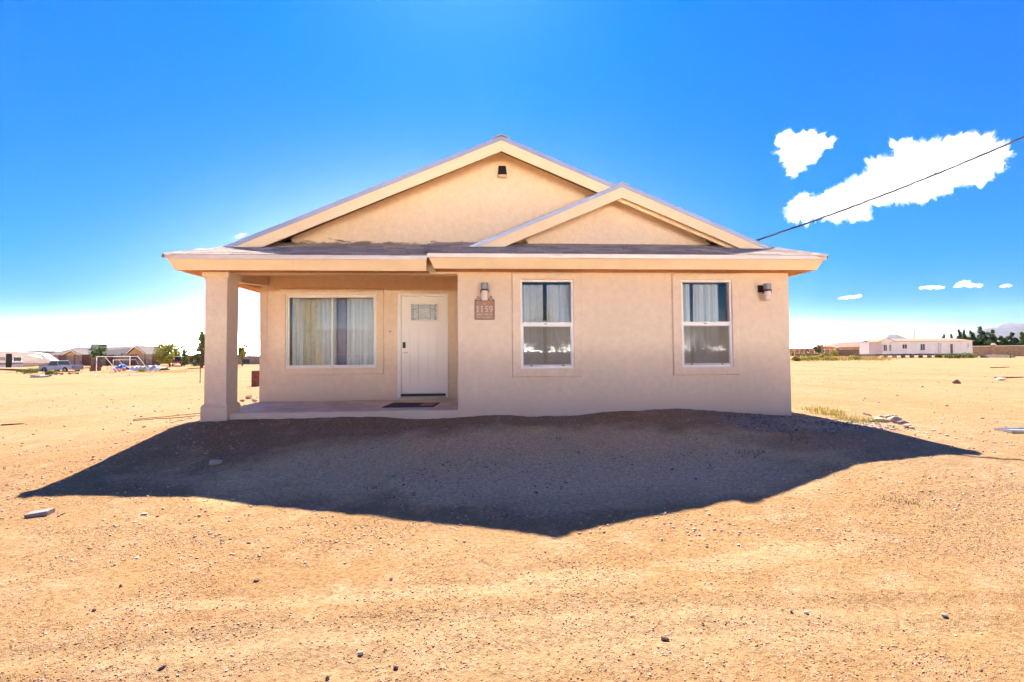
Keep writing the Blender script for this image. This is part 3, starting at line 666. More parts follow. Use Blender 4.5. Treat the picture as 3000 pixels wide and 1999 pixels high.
# --- shingles on the front skirt: every tab its own piece
smesh = []
for i in range(3):
    b = MB(); w, h = .302, .145; nrm = 1.0
    # local: x across, y up-slope, z out of slope; thick lower edge
    b.hexa([(-w / 2, 0, -.003), (w / 2, 0, -.003), (w / 2, h + .04, -.008), (-w / 2, h + .04, -.008)], [(-w / 2, 0, .006), (w / 2, 0, .006), (w / 2, h + .04, .001), (-w / 2, h + .04, .001)])
    o = b.build('shingle', M['shingle%d' % i]); smesh.append(o.data); bpy.data.objects.remove(o)
ang = math.atan(SL); ns = 0
for part_, (ya, za, xa, xb) in enumerate(((PY0, PZ0, EXL, -.462), (WY0, WZ0, -.462, EXR))):
    for r in range(8):
        s = .14 * r; yy = ya - .008 + s * math.cos(ang); zz = za + s * math.sin(ang)
        if yy > (MGY if part_ == 0 else WGY): continue
        lo = xa + (max(0, yy - ya) * .92 if part_ == 0 else 0); hi = xb - (max(0, yy - ya) * .98 if part_ == 1 else 0)
        x = lo + .175 + (0 if r % 2 == 0 else .11) * (1 if part_ == 0 else -1)
        while x < hi - (.17 if part_ == 1 else .10):
            o = bpy.data.objects.new('shingle', random.choice(smesh)); COL.objects.link(o); o.parent = house
            o.location = (x, yy, zz + Z - house.location.z + random.uniform(-.001, .003)); o.rotation_euler = (ang + random.uniform(-.01, .012), 0, random.uniform(-.006, .006))
            ns += 1; x += .312 + random.uniform(-.004, .004)
# hip caps
def hip_caps(p0, p1, n):
    p0, p1 = Vector(p0), Vector(p1); d = (p1 - p0); L = d.length; d.normalize()
    side_ = d.cross(Vector((0, 0, 1))).normalized(); upv = side_.cross(d)
    for k in range(n):
        c = p0 + d * (L * k / n - .02); e = p0 + d * (L * (k + 1) / n + .03)
        b = MB(); w, dr_ = .115, .045
        prof = lambda q, lift: [q + side_ * -w - upv * (dr_ - lift), q + upv * (.012 + lift), q + side_ * w - upv * (dr_ - lift)]
        lo, hi = prof(c, .001), prof(e, .0)
        vs = lo + hi + [v - upv * .005 for v in lo + hi]
        b.add([(v.x, v.y, v.z + Z) for v in vs], [(0, 1, 4, 3), (1, 2, 5, 4), (6, 9, 10, 7), (7, 10, 11, 8), (0, 6, 7, 1), (1, 7, 8, 2), (3, 4, 10, 9), (4, 5, 11, 10), (0, 3, 9, 6), (2, 8, 11, 5)])
        b.build('hip_cap', M['shingle%d' % random.randrange(3)], house)
hip_caps((EXR + .0, WY0 - .01, WZ0 + .01), (hipRx + .02, WRY + .0, WAZ - wsl * (hipRx - WAX) + .01), 7)
hip_caps((EXL - .0, PY0 - .01, PZ0 + .01), (hipLx - .0, MRY, plane_main(hipLx) + .01), 6)
# courses on the big slopes: stepped strips, past counting, one part
cr_ = MB()
def courses(ax, az, sl, sgn, xend, y0, y1, hip=None):
    n = int(abs(xend - ax) * math.hypot(1, sl) / .143)
    for k in range(n):
        xa = ax + sgn * (k) * .143 / math.hypot(1, sl); xb = ax + sgn * (k + 1.12) * .143 / math.hypot(1, sl)
        za, zb = az - sl * abs(xa - ax), az - sl * abs(xb - ax)
        hy = lambda x: y0 if hip is None or (x - hip[0]) * sgn <= 0 else y0 - abs(x - hip[0]) * hip[1]
        ya_, yb_ = hy(xa) - .008, hy(xb) - .008
        cr_.hexa([(xa, ya_, za + .001 + Z), (xb, yb_, zb + .001 + Z), (xb, y1, zb + .001 + Z), (xa, y1, za + .001 + Z)],
                 [(xa, ya_, za + .004 + Z), (xb, yb_, zb + .013 + Z), (xb, y1, zb + .013 + Z), (xa, y1, za + .004 + Z)])
courses(MAX_, MAZ, mslL, -1, EXL, MRY, YE, (hipLx, 1.05)); courses(MAX_, MAZ, mslR, 1, 5.4, MRY, YE)
courses(WAX, WAZ, wsl, 1, EXR, WRY, 6.0, (hipRx, .88)); courses(WAX, WAZ, wslL, -1, .25, WRY, 3.0)
# ridge caps
cr_.prism([(MAX_ - .15, MAZ - .05 + Z), (MAX_, MAZ + .015 + Z), (MAX_ + .15, MAZ - .05 + Z), (MAX_ + .15, MAZ - .03 + Z), (MAX_, MAZ + .035 + Z), (MAX_ - .15, MAZ - .03 + Z)], MRY - .02, YE)
cr_.prism([(WAX - .12, WAZ - .04 + Z), (WAX, WAZ + .008 + Z), (WAX + .12, WAZ - .04 + Z), (WAX + .12, WAZ - .025 + Z), (WAX, WAZ + .022 + Z), (WAX - .12, WAZ - .025 + Z)], WRY - .015, 3.0)
tag(cr_.build('shingles', M['shingle1'], house), kind='stuff')

# ------------------------------------------------------------------ curtains (hang inside, things of their own)
def curtain(name, x0, x1, z0, z1, y, amp, waves, mt, label, ph=0.0):
    n = 60; b = MB(); vs = []
    for zi, zz in enumerate((z0, (z0 + z1) / 2, z1)):
        for i in range(n + 1):
            t = i / n; a = amp * (1.0 if zi < 2 else .8)
            vs.append((x0 + (x1 - x0) * t, y + a * math.sin(t * waves * 6.283 + ph + .5 * math.sin(t * 9)) + a * .4 * math.sin(t * waves * 15.1 + zi * .3), zz + Z))
    vs += [(a, c + .004, e) for a, c, e in vs]; o2 = 3 * (n + 1)
    fs = []
    for r in range(2):
        for i in range(n):
            q = r * (n + 1) + i; fs.append((q, q + 1, q + n + 2, q + n + 1)); fs.append((o2 + q + n + 1, o2 + q + n + 2, o2 + q + 1, o2 + q))
    b.add(vs, fs)
    o = b.build(name, mt, None, smooth=True); return tag(o, label, 'curtain')
zz0, zz1 = -.62, 1.42
curtain('curtain', -3.56, -3.33, zz0, zz1, D + .19, .018, 2.0, M['white_cloth'], 'narrow white curtain strip at the left edge of the wide porch window')
curtain('curtain', -3.47, -2.95, zz0, zz1, D + .25, .03, 4.0, M['reflection_tint_cloth'], 'curtain tinted with the cream of the column reflection, left pane of the porch window')
curtain('curtain', -2.97, -2.66, zz0, zz1, D + .20, .02, 2.0, M['white_cloth'], 'white curtain beside the centre bar of the porch window')
curtain('curtain', -2.44, -1.70, zz0, zz1, D + .20, .028, 6.0, M['white_cloth'], 'pale pleated curtain filling the right pane of the porch window')
M['mauve_cloth'] = mat('mauve_curtain', (0.40, 0.33, 0.42), 0.9, var=0.1)
curtain('curtain', -2.66, -2.40, zz0, zz1, D + .27, .02, 2.0, M['mauve_cloth'], 'dusky mauve curtain strip right of the porch window centre bar')
curtain('curtain', 1.04, 1.485, -.5, 1.225, .22, .022, 3.0, M['white_cloth'], 'left white curtain of the front window beside the house number')
curtain('curtain', 1.555, 2.01, -.5, 1.225, .22, .022, 3.0, M['white_cloth'], 'right white curtain of the front window beside the house number', 1.0)
curtain('curtain', 3.85, 4.16, -.5, 1.245, .22, .02, 2.2, M['white_cloth'], 'narrow white curtain in the front window nearest the house corner')
curtain('curtain', 4.215, 4.68, -.5, 1.235, .21, .022, 3.2, M['white_cloth'], 'broad white curtain in the front window nearest the house corner', .6)

# ------------------------------------------------------------------ fittings on the house
def wall_lamp(x, top, label, off=0.0):
    t = thing('wall_lamp', label, 'wall lamp', (x, 0, top - .3 + Z), 0, 'cylinder wall lamps on the house front')
    MB().box(x - .05 - off, x + .05 - off, -.03, -.001, top - .14 + Z, top - .02 + Z).build('back_plate', M['black'], t, bevel=.004)
    MB().box(x - .02 - off, x + .02, -.09, -.028, top - .09 + Z, top - .05 + Z).build('arm', M['black'], t)
    c = (x, -.125, top + Z)
    MB().lathe([(.055, -.11), (.062, -.105), (.062, -.004), (.058, 0)], c, 24).build('cap', M['silver'], t, smooth=False)
    MB().lathe([(.069, -.135), (.069, -.112), (.060, -.112), (.060, -.135)], c, 24).build('ring', M['black'], t)
    b = MB()
    for s in (-1, 1): b.box(x + s * .066 - .005, x + s * .066 + .005, -.133, -.117, top - .17 + Z, top - .128 + Z)
    b.build('clip', M['black'], t)
    MB().lathe([(.052, -.30), (.056, -.296), (.056, -.115)], c, 24).build('glass_shade', M['frost'], t, smooth=False)
    return t
wall_lamp(.455, 1.205, 'cylinder wall lamp hanging over the house number plaque')
wall_lamp(5.385, 1.205, 'cylinder wall lamp near the right corner of the house front', .05)

pl = thing('house_plaque', 'rust brown house number plaque with scrolls reading 1159', 'house number', (.4535, 0, .6 + Z))
MB().box(.292, .615, -.022, -.010, .605 + Z, .922 + Z).build('plate', M['bronze'], pl)
b = MB(); bars(.284, .623, .597, .930, .010, -.030, -.008, b); b.build('border', M['iron'], pl)
MB().box(.40, .51, -.010, -.001, .7 + Z, .8 + Z).build('mount', M['iron'], pl)
for s in (-1, 1):
    P = []
    cx = .4535 + s * .13
    for k in range(30):
        a = k / 29 * 2.2 * math.pi; r = .036 * (1 - .75 * k / 29)
        P.append((cx + s * r * math.sin(a + .6), -.02, .962 + Z - r * math.cos(a + .6) * 1.0 - .0))
    P = [(.4535 + s * .06, -.02, .932 + Z), (.4535 + s * .09, -.02, .965 + Z), (cx - s * .01, -.02, .997 + Z)] + [q for q in P[12:]]
    b = MB(); b.tube(P, .0045, 6); b.tube([(cx, -.02, .93 + Z), (cx + s * .03, -.02, .945 + Z)], .004, 6); b.build('scroll', M['iron'], pl)
def text_mesh(name, body, size, x, y, z, mt, parent, ext=.003, sx=1.0, serif=True):
    cu = bpy.data.curves.new(name, 'FONT'); cu.body = body; cu.size = size; cu.extrude = ext; cu.align_x = 'CENTER'; cu.align_y = 'BOTTOM_BASELINE'
    o = bpy.data.objects.new(name, cu); COL.objects.link(o)
    dg = bpy.context.evaluated_depsgraph_get(); me_ = bpy.data.meshes.new_from_object(o.evaluated_get(dg))
    bpy.data.objects.remove(o); me_.materials.clear(); me_.materials.append(mt)
    n = bpy.data.objects.new(name, me_); COL.objects.link(n); n.parent = parent
    L = parent.location; n.location = (x - L[0], y - L[1], z + Z - L[2]); n.rotation_euler = (R(90), 0, 0); n.scale = (sx, 1, 1); return n
# numerals built as stroked shapes with serifs
def numerals():
    b = MB(); y0, y1 = -.028, -.0221; h = .108; zb = .722 + Z
    def one(x):
        b.box(x - .009, x + .009, y0, y1, zb, zb + h); b.box(x - .022, x + .022, y0 - .0005, y1, zb, zb + .007)
        b.prism([(x - .0092, zb + h), (x - .028, zb + h - .016), (x - .028, zb + h - .022), (x - .0092, zb + h - .014)], y0, y1)
    one(.338); one(.410)
    def arc(cx, cz, rx, rz, a0, a1, w, n=18):
        for k in range(n):
            p, q = a0 + (a1 - a0) * k / n, a0 + (a1 - a0) * (k + 1) / n
            pt = lambda a, s: (cx + (rx + s) * math.cos(a), cz + (rz + s) * math.sin(a))
            b.prism([pt(p, -w), pt(q, -w), pt(q, w), pt(p, w)], y0, y1)
    x = .486; b.box(x - .014, x + .030, y0, y1, zb + h - .017, zb + h - .001); b.box(x - .020, x - .012, y0 - .0004, y1, zb + h * .52, zb + h)
    arc(x - .002, zb + .034, .024, .026, R(150), R(-130), .0062)
    x = .562; arc(x, zb + h - .034, .023, .027, 0, 2 * math.pi, .0065, 24)
    arc(x - .028, zb + h - .034, .052, .072, R(0), R(-78), .006, 12)
    return b.build('numerals', M['letter'], pl)
numerals()
text_mesh('lettering', 'SAN CARLOS', .047, .4535, -.0225, .668, M['letter'], pl, .002, 0.95)
b = MB(); b.prism([(.4535, .835 + Z), (.48, .86 + Z), (.4535, .885 + Z), (.427, .86 + Z)], -.026, -.0221)
b.build('ornament', mat('plaque_ornament', (0.50, 0.28, 0.16), 0.5), pl)
b = MB()
for k in range(9): b.box(.335 + k * .027, .352 + k * .027, -.026, -.0221, .632 + Z, .640 + Z)
b.build('trim_line', M['letter'], pl)

fl = thing('flood_lamp', 'dark wall pack lamp high under the peak of the main gable', 'outdoor lamp', (.79, MGY, 3.24 + Z))
MB().hexa([(.71, MGY - .15, 3.27 + Z), (.876, MGY - .15, 3.27 + Z), (.876, MGY - .002, 3.27 + Z), (.71, MGY - .002, 3.27 + Z)],
          [(.728, MGY - .06, 3.465 + Z), (.862, MGY - .06, 3.465 + Z), (.862, MGY - .002, 3.465 + Z), (.728, MGY - .002, 3.465 + Z)]).build('housing', M['black'], fl, bevel=.006)
MB().box(.716, .87, MGY - .143, MGY - .01, 3.25 + Z, 3.268 + Z).build('lens', M['frost'], fl)
pt = thing('ceiling_lamp', 'round white flush lamp on the wooden porch ceiling', 'ceiling lamp', (-2.1, 1.45, 1.665 + Z))
MB().lathe([(.125, -.022), (.13, -.015), (.13, -.001)], (-2.1, 1.45, 1.665 + Z), 28).build('base', M['white_vinyl'], pt)
MB().lathe([(.03, -.075), (.08, -.062), (.112, -.04), (.12, -.023)], (-2.1, 1.45, 1.665 + Z), 28).build('diffuser', M['frost'], pt, smooth=True)

dm = thing('doormat', 'dark doormat with a tan inset lying before the front door', 'doormat', (-.9, .8, -.92 + Z))
MB().hexa([(-1.36, .46, -.922 + Z), (-.46, .43, -.922 + Z), (-.41, 1.10, -.922 + Z), (-1.30, 1.17, -.922 + Z)], [(-1.36, .46, -.908 + Z), (-.46, .43, -.908 + Z), (-.41, 1.10, -.908 + Z), (-1.30, 1.17, -.908 + Z)]).build('rubber_base', M['mat_dark'], dm)
MB().hexa([(-.74, .55, -.9079 + Z), (-.50, .53, -.9079 + Z), (-.46, 1.02, -.9079 + Z), (-.70, 1.05, -.9079 + Z)], [(-.74, .55, -.905 + Z), (-.50, .53, -.905 + Z), (-.46, 1.02, -.905 + Z), (-.70, 1.05, -.905 + Z)]).build('inset', M['mat_tan'], dm)

#@@REST
# ------------------------------------------------------------------ service cable and its pole
def catenary(a, b, sag, n):
    a, b = Vector(a), Vector(b)
    return [a.lerp(b, i / n) - Vector((0, 0, sag * 4 * (i / n) * (1 - i / n))) for i in range(n + 1)]
# mast on the far side of the roof, the cable rises from it towards the road pole
ca = Vector(pix(2213, 706, 8.25)); cb_ = Vector(pix(3330, 250, 7.2))
ca = Vector((ca.x, ca.y, ca.z))
cab = thing('service_cable', 'twisted dark overhead cable running from the roof up to the right', 'cable', ca)
path = catenary(ca, cb_, .12, 90)
for k in range(3):
    P = [q + Vector((0, math.cos(i * .55 + k * 2.094), math.sin(i * .55 + k * 2.094))) * .011 for i, q in enumerate(path)]
    MB().tube(P, .0085, 6).build('strand', M['black'] if k else mat('bare_wire', (.25, .24, .25), .4, .6), cab)
M['weathered_wood'] = mat('weathered_wood', (0.22, 0.15, 0.10), 0.9, var=0.4, vscale=18, bump=0.3, bscale=60)
M['galv'] = mat('galvanised_steel', (0.42, 0.42, 0.43), 0.45, 0.7, var=0.15)
# weatherhead mast behind the ridge that the cable is tied to
ms = thing('service_mast', 'galvanised service mast behind the right roof slope', 'mast', (ca.x, ca.y, ca.z - .4))
MB().tube([(ca.x - .02, ca.y + .03, ca.z - .45), (ca.x - .02, ca.y + .03, ca.z + .0)], .022, 10).build('pipe', M['galv'], ms)
MB().lathe([(.03, -.03), (.036, -.005), (.02, .012)], (ca.x - .02, ca.y + .03, ca.z), 12).build('weatherhead', M['galv'], ms)
gzp = gz(cb_.x, cb_.y)
po = thing('utility_pole', 'wooden road pole that carries the house cable', 'pole', (cb_.x, cb_.y, gzp))
MB().tube([(cb_.x, cb_.y, gzp - .3), (cb_.x, cb_.y, cb_.z + .5)], [.14, .11], 12).build('shaft', M['weathered_wood'], po)
MB().lathe([(.03, -.05), (.05, -.02), (.03, .03), (.045, .06)], (cb_.x - .13, cb_.y, cb_.z), 10).build('insulator', M['white_vinyl'], po)

# ------------------------------------------------------------------ stones
def rock_mesh(name, seed, mt, subdiv=2, flat=1.0, rough=.28):
    import bmesh
    rg = np.random.default_rng(seed)
    bm = bmesh.new(); bmesh.ops.create_icosphere(bm, subdivisions=subdiv, radius=1.0)
    dirs = rg.normal(size=(7, 3)); dirs /= np.linalg.norm(dirs, axis=1)[:, None]; amp = rg.uniform(-rough, rough, 7)
    cuts = rg.normal(size=(9, 3)); cuts /= np.linalg.norm(cuts, axis=1)[:, None]; cd = rg.uniform(.5, .85, 9)
    for v in bm.verts:
        p = np.array(v.co); q = p * (1 + sum(a * max(0, p @ d) ** 2 for a, d in zip(amp, dirs)))
        for c, d in zip(cuts, cd):
            t = q @ c
            if t > d: q = q - c * (t - d) * .93
        v.co = (q[0], q[1], q[2] * flat)
    me_ = bpy.data.meshes.new(name); bm.to_mesh(me_); bm.free(); me_.materials.append(mt); return me_
M['rock_tan'] = mat('tan_stone', (0.48, 0.36, 0.25), 0.85, var=0.25, vscale=9, bump=0.3, bscale=40)
M['rock_white'] = mat('chalky_stone', (0.60, 0.49, 0.38), 0.9, var=0.2, vscale=9, bump=0.3, bscale=40)
M['rock_grey'] = mat('grey_stone', (0.28, 0.25, 0.23), 0.9, var=0.3, vscale=9, bump=0.3, bscale=40)
M['rock_brown'] = mat('dark_brown_stone', (0.24, 0.14, 0.095), 0.85, var=0.35, vscale=9, bump=0.3, bscale=40)
M['brick_red'] = mat('red_brick', (0.50, 0.14, 0.05), 0.9, var=0.25)
def stone(px, py, w, d, h, mt, label, seed, rz=0.0, cat='stone', name='stone', group=None, sink=.25):
    if cat in ('stone', 'clod') and w < .2: w, d, h = w * .5, d * .5, h * .46
    p = on_ground(px, py); o = bpy.data.objects.new(name, rock_mesh(name, seed, M[mt], 2)); COL.objects.link(o)
    o.location = (p.x, p.y, p.z + h * (0.5 - sink * .5)); o.scale = (w / 2, d / 2, h / 2); o.rotation_euler = (0, 0, rz)
    return tag(o, label, cat, group)
stone(626, 1364, .20, .09, .085, 'rock_tan', 'egg shaped tan river stone lying in the house shadow', 1, R(12))
stone(679, 1320, .08, .07, .05, 'rock_white', 'small pale round stone just above the egg shaped stone', 2)
stone(683, 1466, .085, .06, .07, 'rock_white', 'whitish lump right on the front edge of the shadow', 4, .6)
stone(610, 1449, .06, .05, .045, 'rock_white', 'small whitish stone at the shadow edge, left of the larger lump', 5, .2)
stone(424, 1513, .13, .09, .05, 'rock_white', 'flat creamy stone in the sun, right of the concrete block', 6, .2)
stone(462, 1517, .07, .06, .045, 'brick_red', 'chip of rusty red stone next to the flat creamy stone', 7, .9)
stone(500, 1460, .055, .03, .03, 'brick_red', 'bright orange brick chip just outside the shadow edge', 8, .2)
stone(1014, 1432, .11, .085, .055, 'rock_white', 'pale broken stone alone in the middle of the shadow', 9, .3)
stone(400, 1640, .075, .05, .03, 'rock_white', 'small flat white stone in the left foreground sand', 10, .2)
stone(1018, 1594, .075, .05, .03, 'rock_white', 'flat white stone in the sun below the middle of the shadow', 11)
stone(752, 1704, .07, .055, .05, 'rock_brown', 'dark brown pebble alone in the centre left foreground', 12, .3)
stone(354, 1728, .05, .045, .045, 'rock_brown', 'reddish dark pebble in the left foreground', 13)
stone(1146, 1702, .045, .045, .045, 'rock_grey', 'grey pebble standing in the foreground below the shadow tip', 14)
stone(1947, 1875, .12, .045, .05, 'rock_brown', 'long dark brown stone chip in the right foreground', 15, R(-25))
stone(2362, 1798, .07, .055, .05, 'rock_white', 'pale rounded stone right of centre in the foreground', 16, .4)
stone(2318, 1796, .07, .05, .05, 'rock_grey', 'angular grey stone beside the pale rounded foreground stone', 17, .9)
stone(2765, 1805, .08, .06, .05, 'rock_grey', 'dark grey stone cluster lump at the right foreground', 18, .2)
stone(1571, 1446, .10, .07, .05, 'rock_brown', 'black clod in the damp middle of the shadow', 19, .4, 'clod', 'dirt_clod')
stone(275, 1800, .05, .045, .04, 'rock_brown', 'dark round pebble near the left border of the foreground', 20)
stone(2800, 1858, .05, .03, .02, 'rock_white', 'thin white flake on the sand at the far right foreground', 21)
stone(1055, 1912, .07, .05, .05, 'rock_white', 'whitish stone in the bottom middle foreground', 22, .5)
stone(960, 1985, .055, .05, .05, 'rock_brown', 'reddish brown pebble at the very bottom middle', 23, .5)
stone(476, 1965, .07, .05, .04, 'rock_brown', 'flat dark brown pebble at the bottom left', 24, .5)
stone(1160, 1948, .06, .055, .05, 'rock_brown', 'dark rounded pebble at the bottom, right of the whitish stone', 25, .5)
stone(2932, 1115, .42, .3, .16, 'rock_white', 'large pale stone out on the field at the right', 26)
stone(2800, 1125, .35, .3, .2, 'rock_brown', 'dark stone alone on the open field to the right', 27)
cb = on_ground(114, 1510)
MB().hexa([(-.16, -.09, -.02), (.16, -.07, -.02), (.19, .09, -.02), (-.13, .08, -.02)], [(-.16, -.09, .055), (.16, -.07, .06), (.19, .09, .06), (-.13, .08, .058)]).build('paving_block', M['rock_grey'], None, bevel=.006)
bl = bpy.data.objects['paving_block']; bl.location = cb; bl.scale = (.52, .52, .65); bl.rotation_euler = (R(3), R(-4), R(14)); tag(bl, 'grey concrete paver lying loose at the left foreground', 'paver')

# broken concrete in a heap right of the house
heap = [(2565, 1228, .16), (2582, 1222, .15), (2600, 1226, .2), (2619, 1224, .15), (2575, 1238, .22), (2598, 1240, .2), (2622, 1240, .30), (2645, 1246, .22), (2660, 1254, .18), (2636, 1232, .16), (2555, 1240, .12), (2672, 1258, .12)]
ORD = ['leftmost','second from the left','third from the left','fourth from the left','fifth from the left','sixth from the left','seventh from the left','eighth from the left','ninth from the left','tenth from the left','eleventh from the left','rightmost']
heap.sort()
for i, (px, py, w) in enumerate(heap):
    stone(px, py, w * .8, w * .65, w * .42, 'rock_tan' if i % 3 else 'rock_grey', 'broken pale concrete lump, ' + ORD[i] + ' in the rubble heap beside the house', 40 + i, i * 1.3, 'rubble', 'concrete_lump', 'broken concrete heap beside the house')
for i, (px, py, w) in enumerate(sorted([(2690, 1268, .1), (2712, 1272, .12), (2735, 1262, .16), (2752, 1272, .1), (2775, 1280, .14), (2800, 1288, .12), (2722, 1284, .08), (2830, 1282, .09), (2760, 1292, .08), (2690, 1280, .08)])):
    stone(px, py, w, w * .8, w * .4, 'rock_tan' if i % 2 else 'rock_white', 'flat stone beyond the rubble heap, ' + (ORD[i] if i < 9 else 'rightmost') + ' of the strewn ones', 60 + i, i, 'stone', 'stone', 'stones strewn beyond the heap')
for i, (px, py, w) in enumerate([(712, 1178, .22), (728, 1170, .3), (745, 1178, .28), (715, 1188, .15), (752, 1186, .2)]):
    stone(px, py, w, w * .8, w * .6, 'rock_tan', 'rough stone in the pile behind the porch slab, ' + ['leftmost', 'large one in the middle', 'right of the middle', 'low one in front at the left', 'rightmost one against the wall'][i], 80 + i, i, 'stone', 'stone', 'stones behind the porch')

# gravel: past counting
def pebbles(name, n, xr, yr, smin, smax, cols, seed, sel=None, label=None, keep=None):
    rg = np.random.default_rng(seed)
    x = rg.uniform(*xr, n); y = rg.uniform(*yr, n)
    clump = vnoise(x, y, .55, seed) + .6 * vnoise(x, y, .17, seed + 1)
    k = rg.uniform(-.40, .70, n) < clump * 1.5 + .08
    if keep is not None: k &= keep(x, y)
    x, y = x[k], y[k]; n = len(x)
    s = smin * (smax / smin) ** (rg.uniform(0, 1, n) ** 3.2)
    z = ground_z(x, y)
    base = np.array([(1, 0, 0), (-1, 0, 0), (0, 1, 0), (0, -1, 0), (0, 0, 1), (0, 0, -1)], float)
    tri = np.array([(0, 2, 4), (2, 1, 4), (1, 3, 4), (3, 0, 4), (2, 0, 5), (1, 2, 5), (3, 1, 5), (0, 3, 5)])
    V = base[None] * rg.uniform(.6, 1.15, (n, 6, 1)) + rg.uniform(-.22, .22, (n, 6, 3))
    a = rg.uniform(0, 6.28, n); V = V * np.stack([np.ones(n), rg.uniform(.6, 1, n), rg.uniform(.45, .8, n)], 1)[:, None]
    ca_, sa_ = np.cos(a)[:, None], np.sin(a)[:, None]
    V = np.stack([V[..., 0] * ca_ - V[..., 1] * sa_, V[..., 0] * sa_ + V[..., 1] * ca_, V[..., 2]], -1) * (s / 2)[:, None, None]
    V[..., 0] += x[:, None]; V[..., 1] += y[:, None]; V[..., 2] += (z + s * .12)[:, None]
    F = (tri[None] + 6 * np.arange(n)[:, None, None]).reshape(-1, 3)
    me_ = bpy.data.meshes.new(name); me_.vertices.add(n * 6); me_.vertices.foreach_set('co', V.ravel())
    me_.loops.add(F.size); me_.loops.foreach_set('vertex_index', F.ravel()); me_.polygons.add(len(F))
    me_.polygons.foreach_set('loop_start', np.arange(0, F.size, 3)); me_.polygons.foreach_set('loop_total', np.full(len(F), 3))
    me_.update(); me_.validate()
    c = np.array(cols)[rg.integers(0, len(cols), n)] * rg.uniform(.8, 1.15, (n, 1))
    at = me_.color_attributes.new('tone', 'FLOAT_COLOR', 'POINT')
    at.data.foreach_set('color', np.repeat(np.c_[np.clip(c, 0, 1), np.ones(n)], 6, 0).ravel())
    mt, nt, b = new_mat(name); vc = nd(nt, 'ShaderNodeVertexColor'); vc.layer_name = 'tone'; nt.links.new(vc.outputs[0], b.inputs['Base Color'])
    b.inputs['Roughness'].default_value = .9; b.inputs['Specular IOR Level'].default_value = .15
    me_.materials.append(mt); o = bpy.data.objects.new(name, me_); COL.objects.link(o); return tag(o, label, None, None, 'stuff')
tones = [(.40, .24, .14), (.50, .32, .18), (.30, .17, .10), (.26, .15, .10), (.55, .40, .28), (.62, .50, .38), (.44, .28, .17)]
front = lambda x, y: ~((x > -4.2) & (x < 5.9) & (y > -.12))
pebbles('gravel', 260000, (-6.5, 7.6), (-6.8, -3.4), .004, .020, tones, 3, label='small brown and pale stones scattered over the sand in front')
pebbles('gravel', 36000, (-9, 11), (-4.2, -.05), .008, .042, [(.60, .44, .31), (.52, .36, .25), (.70, .54, .40), (.38, .26, .18), (.55, .40, .30)], 5, label='gravel scattered over the mound in the house shadow', keep=front)  # tones paler than the sunlit gravel, to lift the house shadow
pebbles('gravel', 5000, (-22, -4.4), (-6, 22), .02, .09, tones[:4], 6, label='stones scattered over the open field at the left')
pebbles('gravel', 5000, (6, 34), (-5, 26), .02, .09, tones[:4], 7, label='stones scattered over the open field at the right')
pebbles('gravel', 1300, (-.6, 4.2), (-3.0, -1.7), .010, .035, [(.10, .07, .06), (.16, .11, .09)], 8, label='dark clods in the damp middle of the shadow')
pebbles('gravel', 2600, (4.3, 7.0), (-1.3, -.12), .015, .055, [(.20, .18, .17), (.28, .25, .23), (.13, .12, .11)], 9, label='grey crushed stone along the right corner of the house', keep=front)

pebbles('gravel', 3500, (-3.8, 5.9), (-.34, -.012), .008, .035, [(.52, .36, .24), (.62, .46, .33), (.36, .25, .17)], 17, label='loose dirt crumbs piled along the foot of the house wall')

# ------------------------------------------------------------------ plants
def leaf_cloud(rg, lobes, n, size, flat=.6):
    """leaf-sized quads spread through lobes (cx,cy,cz,rx,ry,rz)"""
    b = MB(); L = np.array(lobes, float); wts = (L[:, 3] * L[:, 4] * L[:, 5]) ** .66; wts /= wts.sum()
    k = rg.choice(len(L), n, p=wts); d = rg.normal(size=(n, 3)); d /= np.linalg.norm(d, axis=1)[:, None]
    r = rg.uniform(.25, 1, n) ** .5; C = L[k, :3] + d * r[:, None] * L[k, 3:]
    nn = rg.normal(size=(n, 3)) + d * .8 + np.array([0, 0, .4]); nn /= np.linalg.norm(nn, axis=1)[:, None]
    t = np.cross(nn, rg.normal(size=(n, 3))); t /= np.linalg.norm(t, axis=1)[:, None]; u = np.cross(nn, t)
    s = size * rg.uniform(.6, 1.4, n)
    vs = np.stack([C - t * s[:, None], C + u * s[:, None] * flat, C + t * s[:, None], C - u * s[:, None] * flat], 1).reshape(-1, 3)
    b.v = [tuple(v) for v in vs]; b.f = [(4 * i, 4 * i + 1, 4 * i + 2, 4 * i + 3) for i in range(n)]; b.mi = [0] * n
    return b
def leaf_mat(name, c1, c2, trans=.35):
    mt, nt, b = new_mat(name); geo = nd(nt, 'ShaderNodeNewGeometry')
    c = ramp(nt, geo.outputs['Random Per Island'], [(0.0, c1), (1.0, c2)]); nt.links.new(c, b.inputs['Base Color'])
    b.inputs['Roughness'].default_value = .6; b.inputs['Specular IOR Level'].default_value = .2
    tl = nd(nt, 'ShaderNodeBsdfTranslucent'); nt.links.new(c, tl.inputs[0]); mx = nd(nt, 'ShaderNodeMixShader'); mx.inputs[0].default_value = trans
    out = nt.nodes['Material Output']; nt.links.new(b.outputs[0], mx.inputs[1]); nt.links.new(tl.outputs[0], mx.inputs[2]); nt.links.new(mx.outputs[0], out.inputs[0])
    return mt
M['leaf_dark'] = leaf_mat('dark_leaves', (.02, .05, .015), (.06, .11, .03))
M['leaf_light'] = leaf_mat('light_needles', (.09, .15, .04), (.18, .25, .08))
M['leaf_mid'] = leaf_mat('green_leaves', (.04, .085, .02), (.10, .15, .04))
M['leaf_yellow'] = leaf_mat('yellow_leaves', (.20, .21, .03), (.40, .34, .07))
M['leaf_dry'] = leaf_mat('dry_leaves', (.30, .20, .06), (.42, .30, .10))
M['leaf_sage'] = leaf_mat('sage_leaves', (.08, .12, .03), (.16, .20, .06))
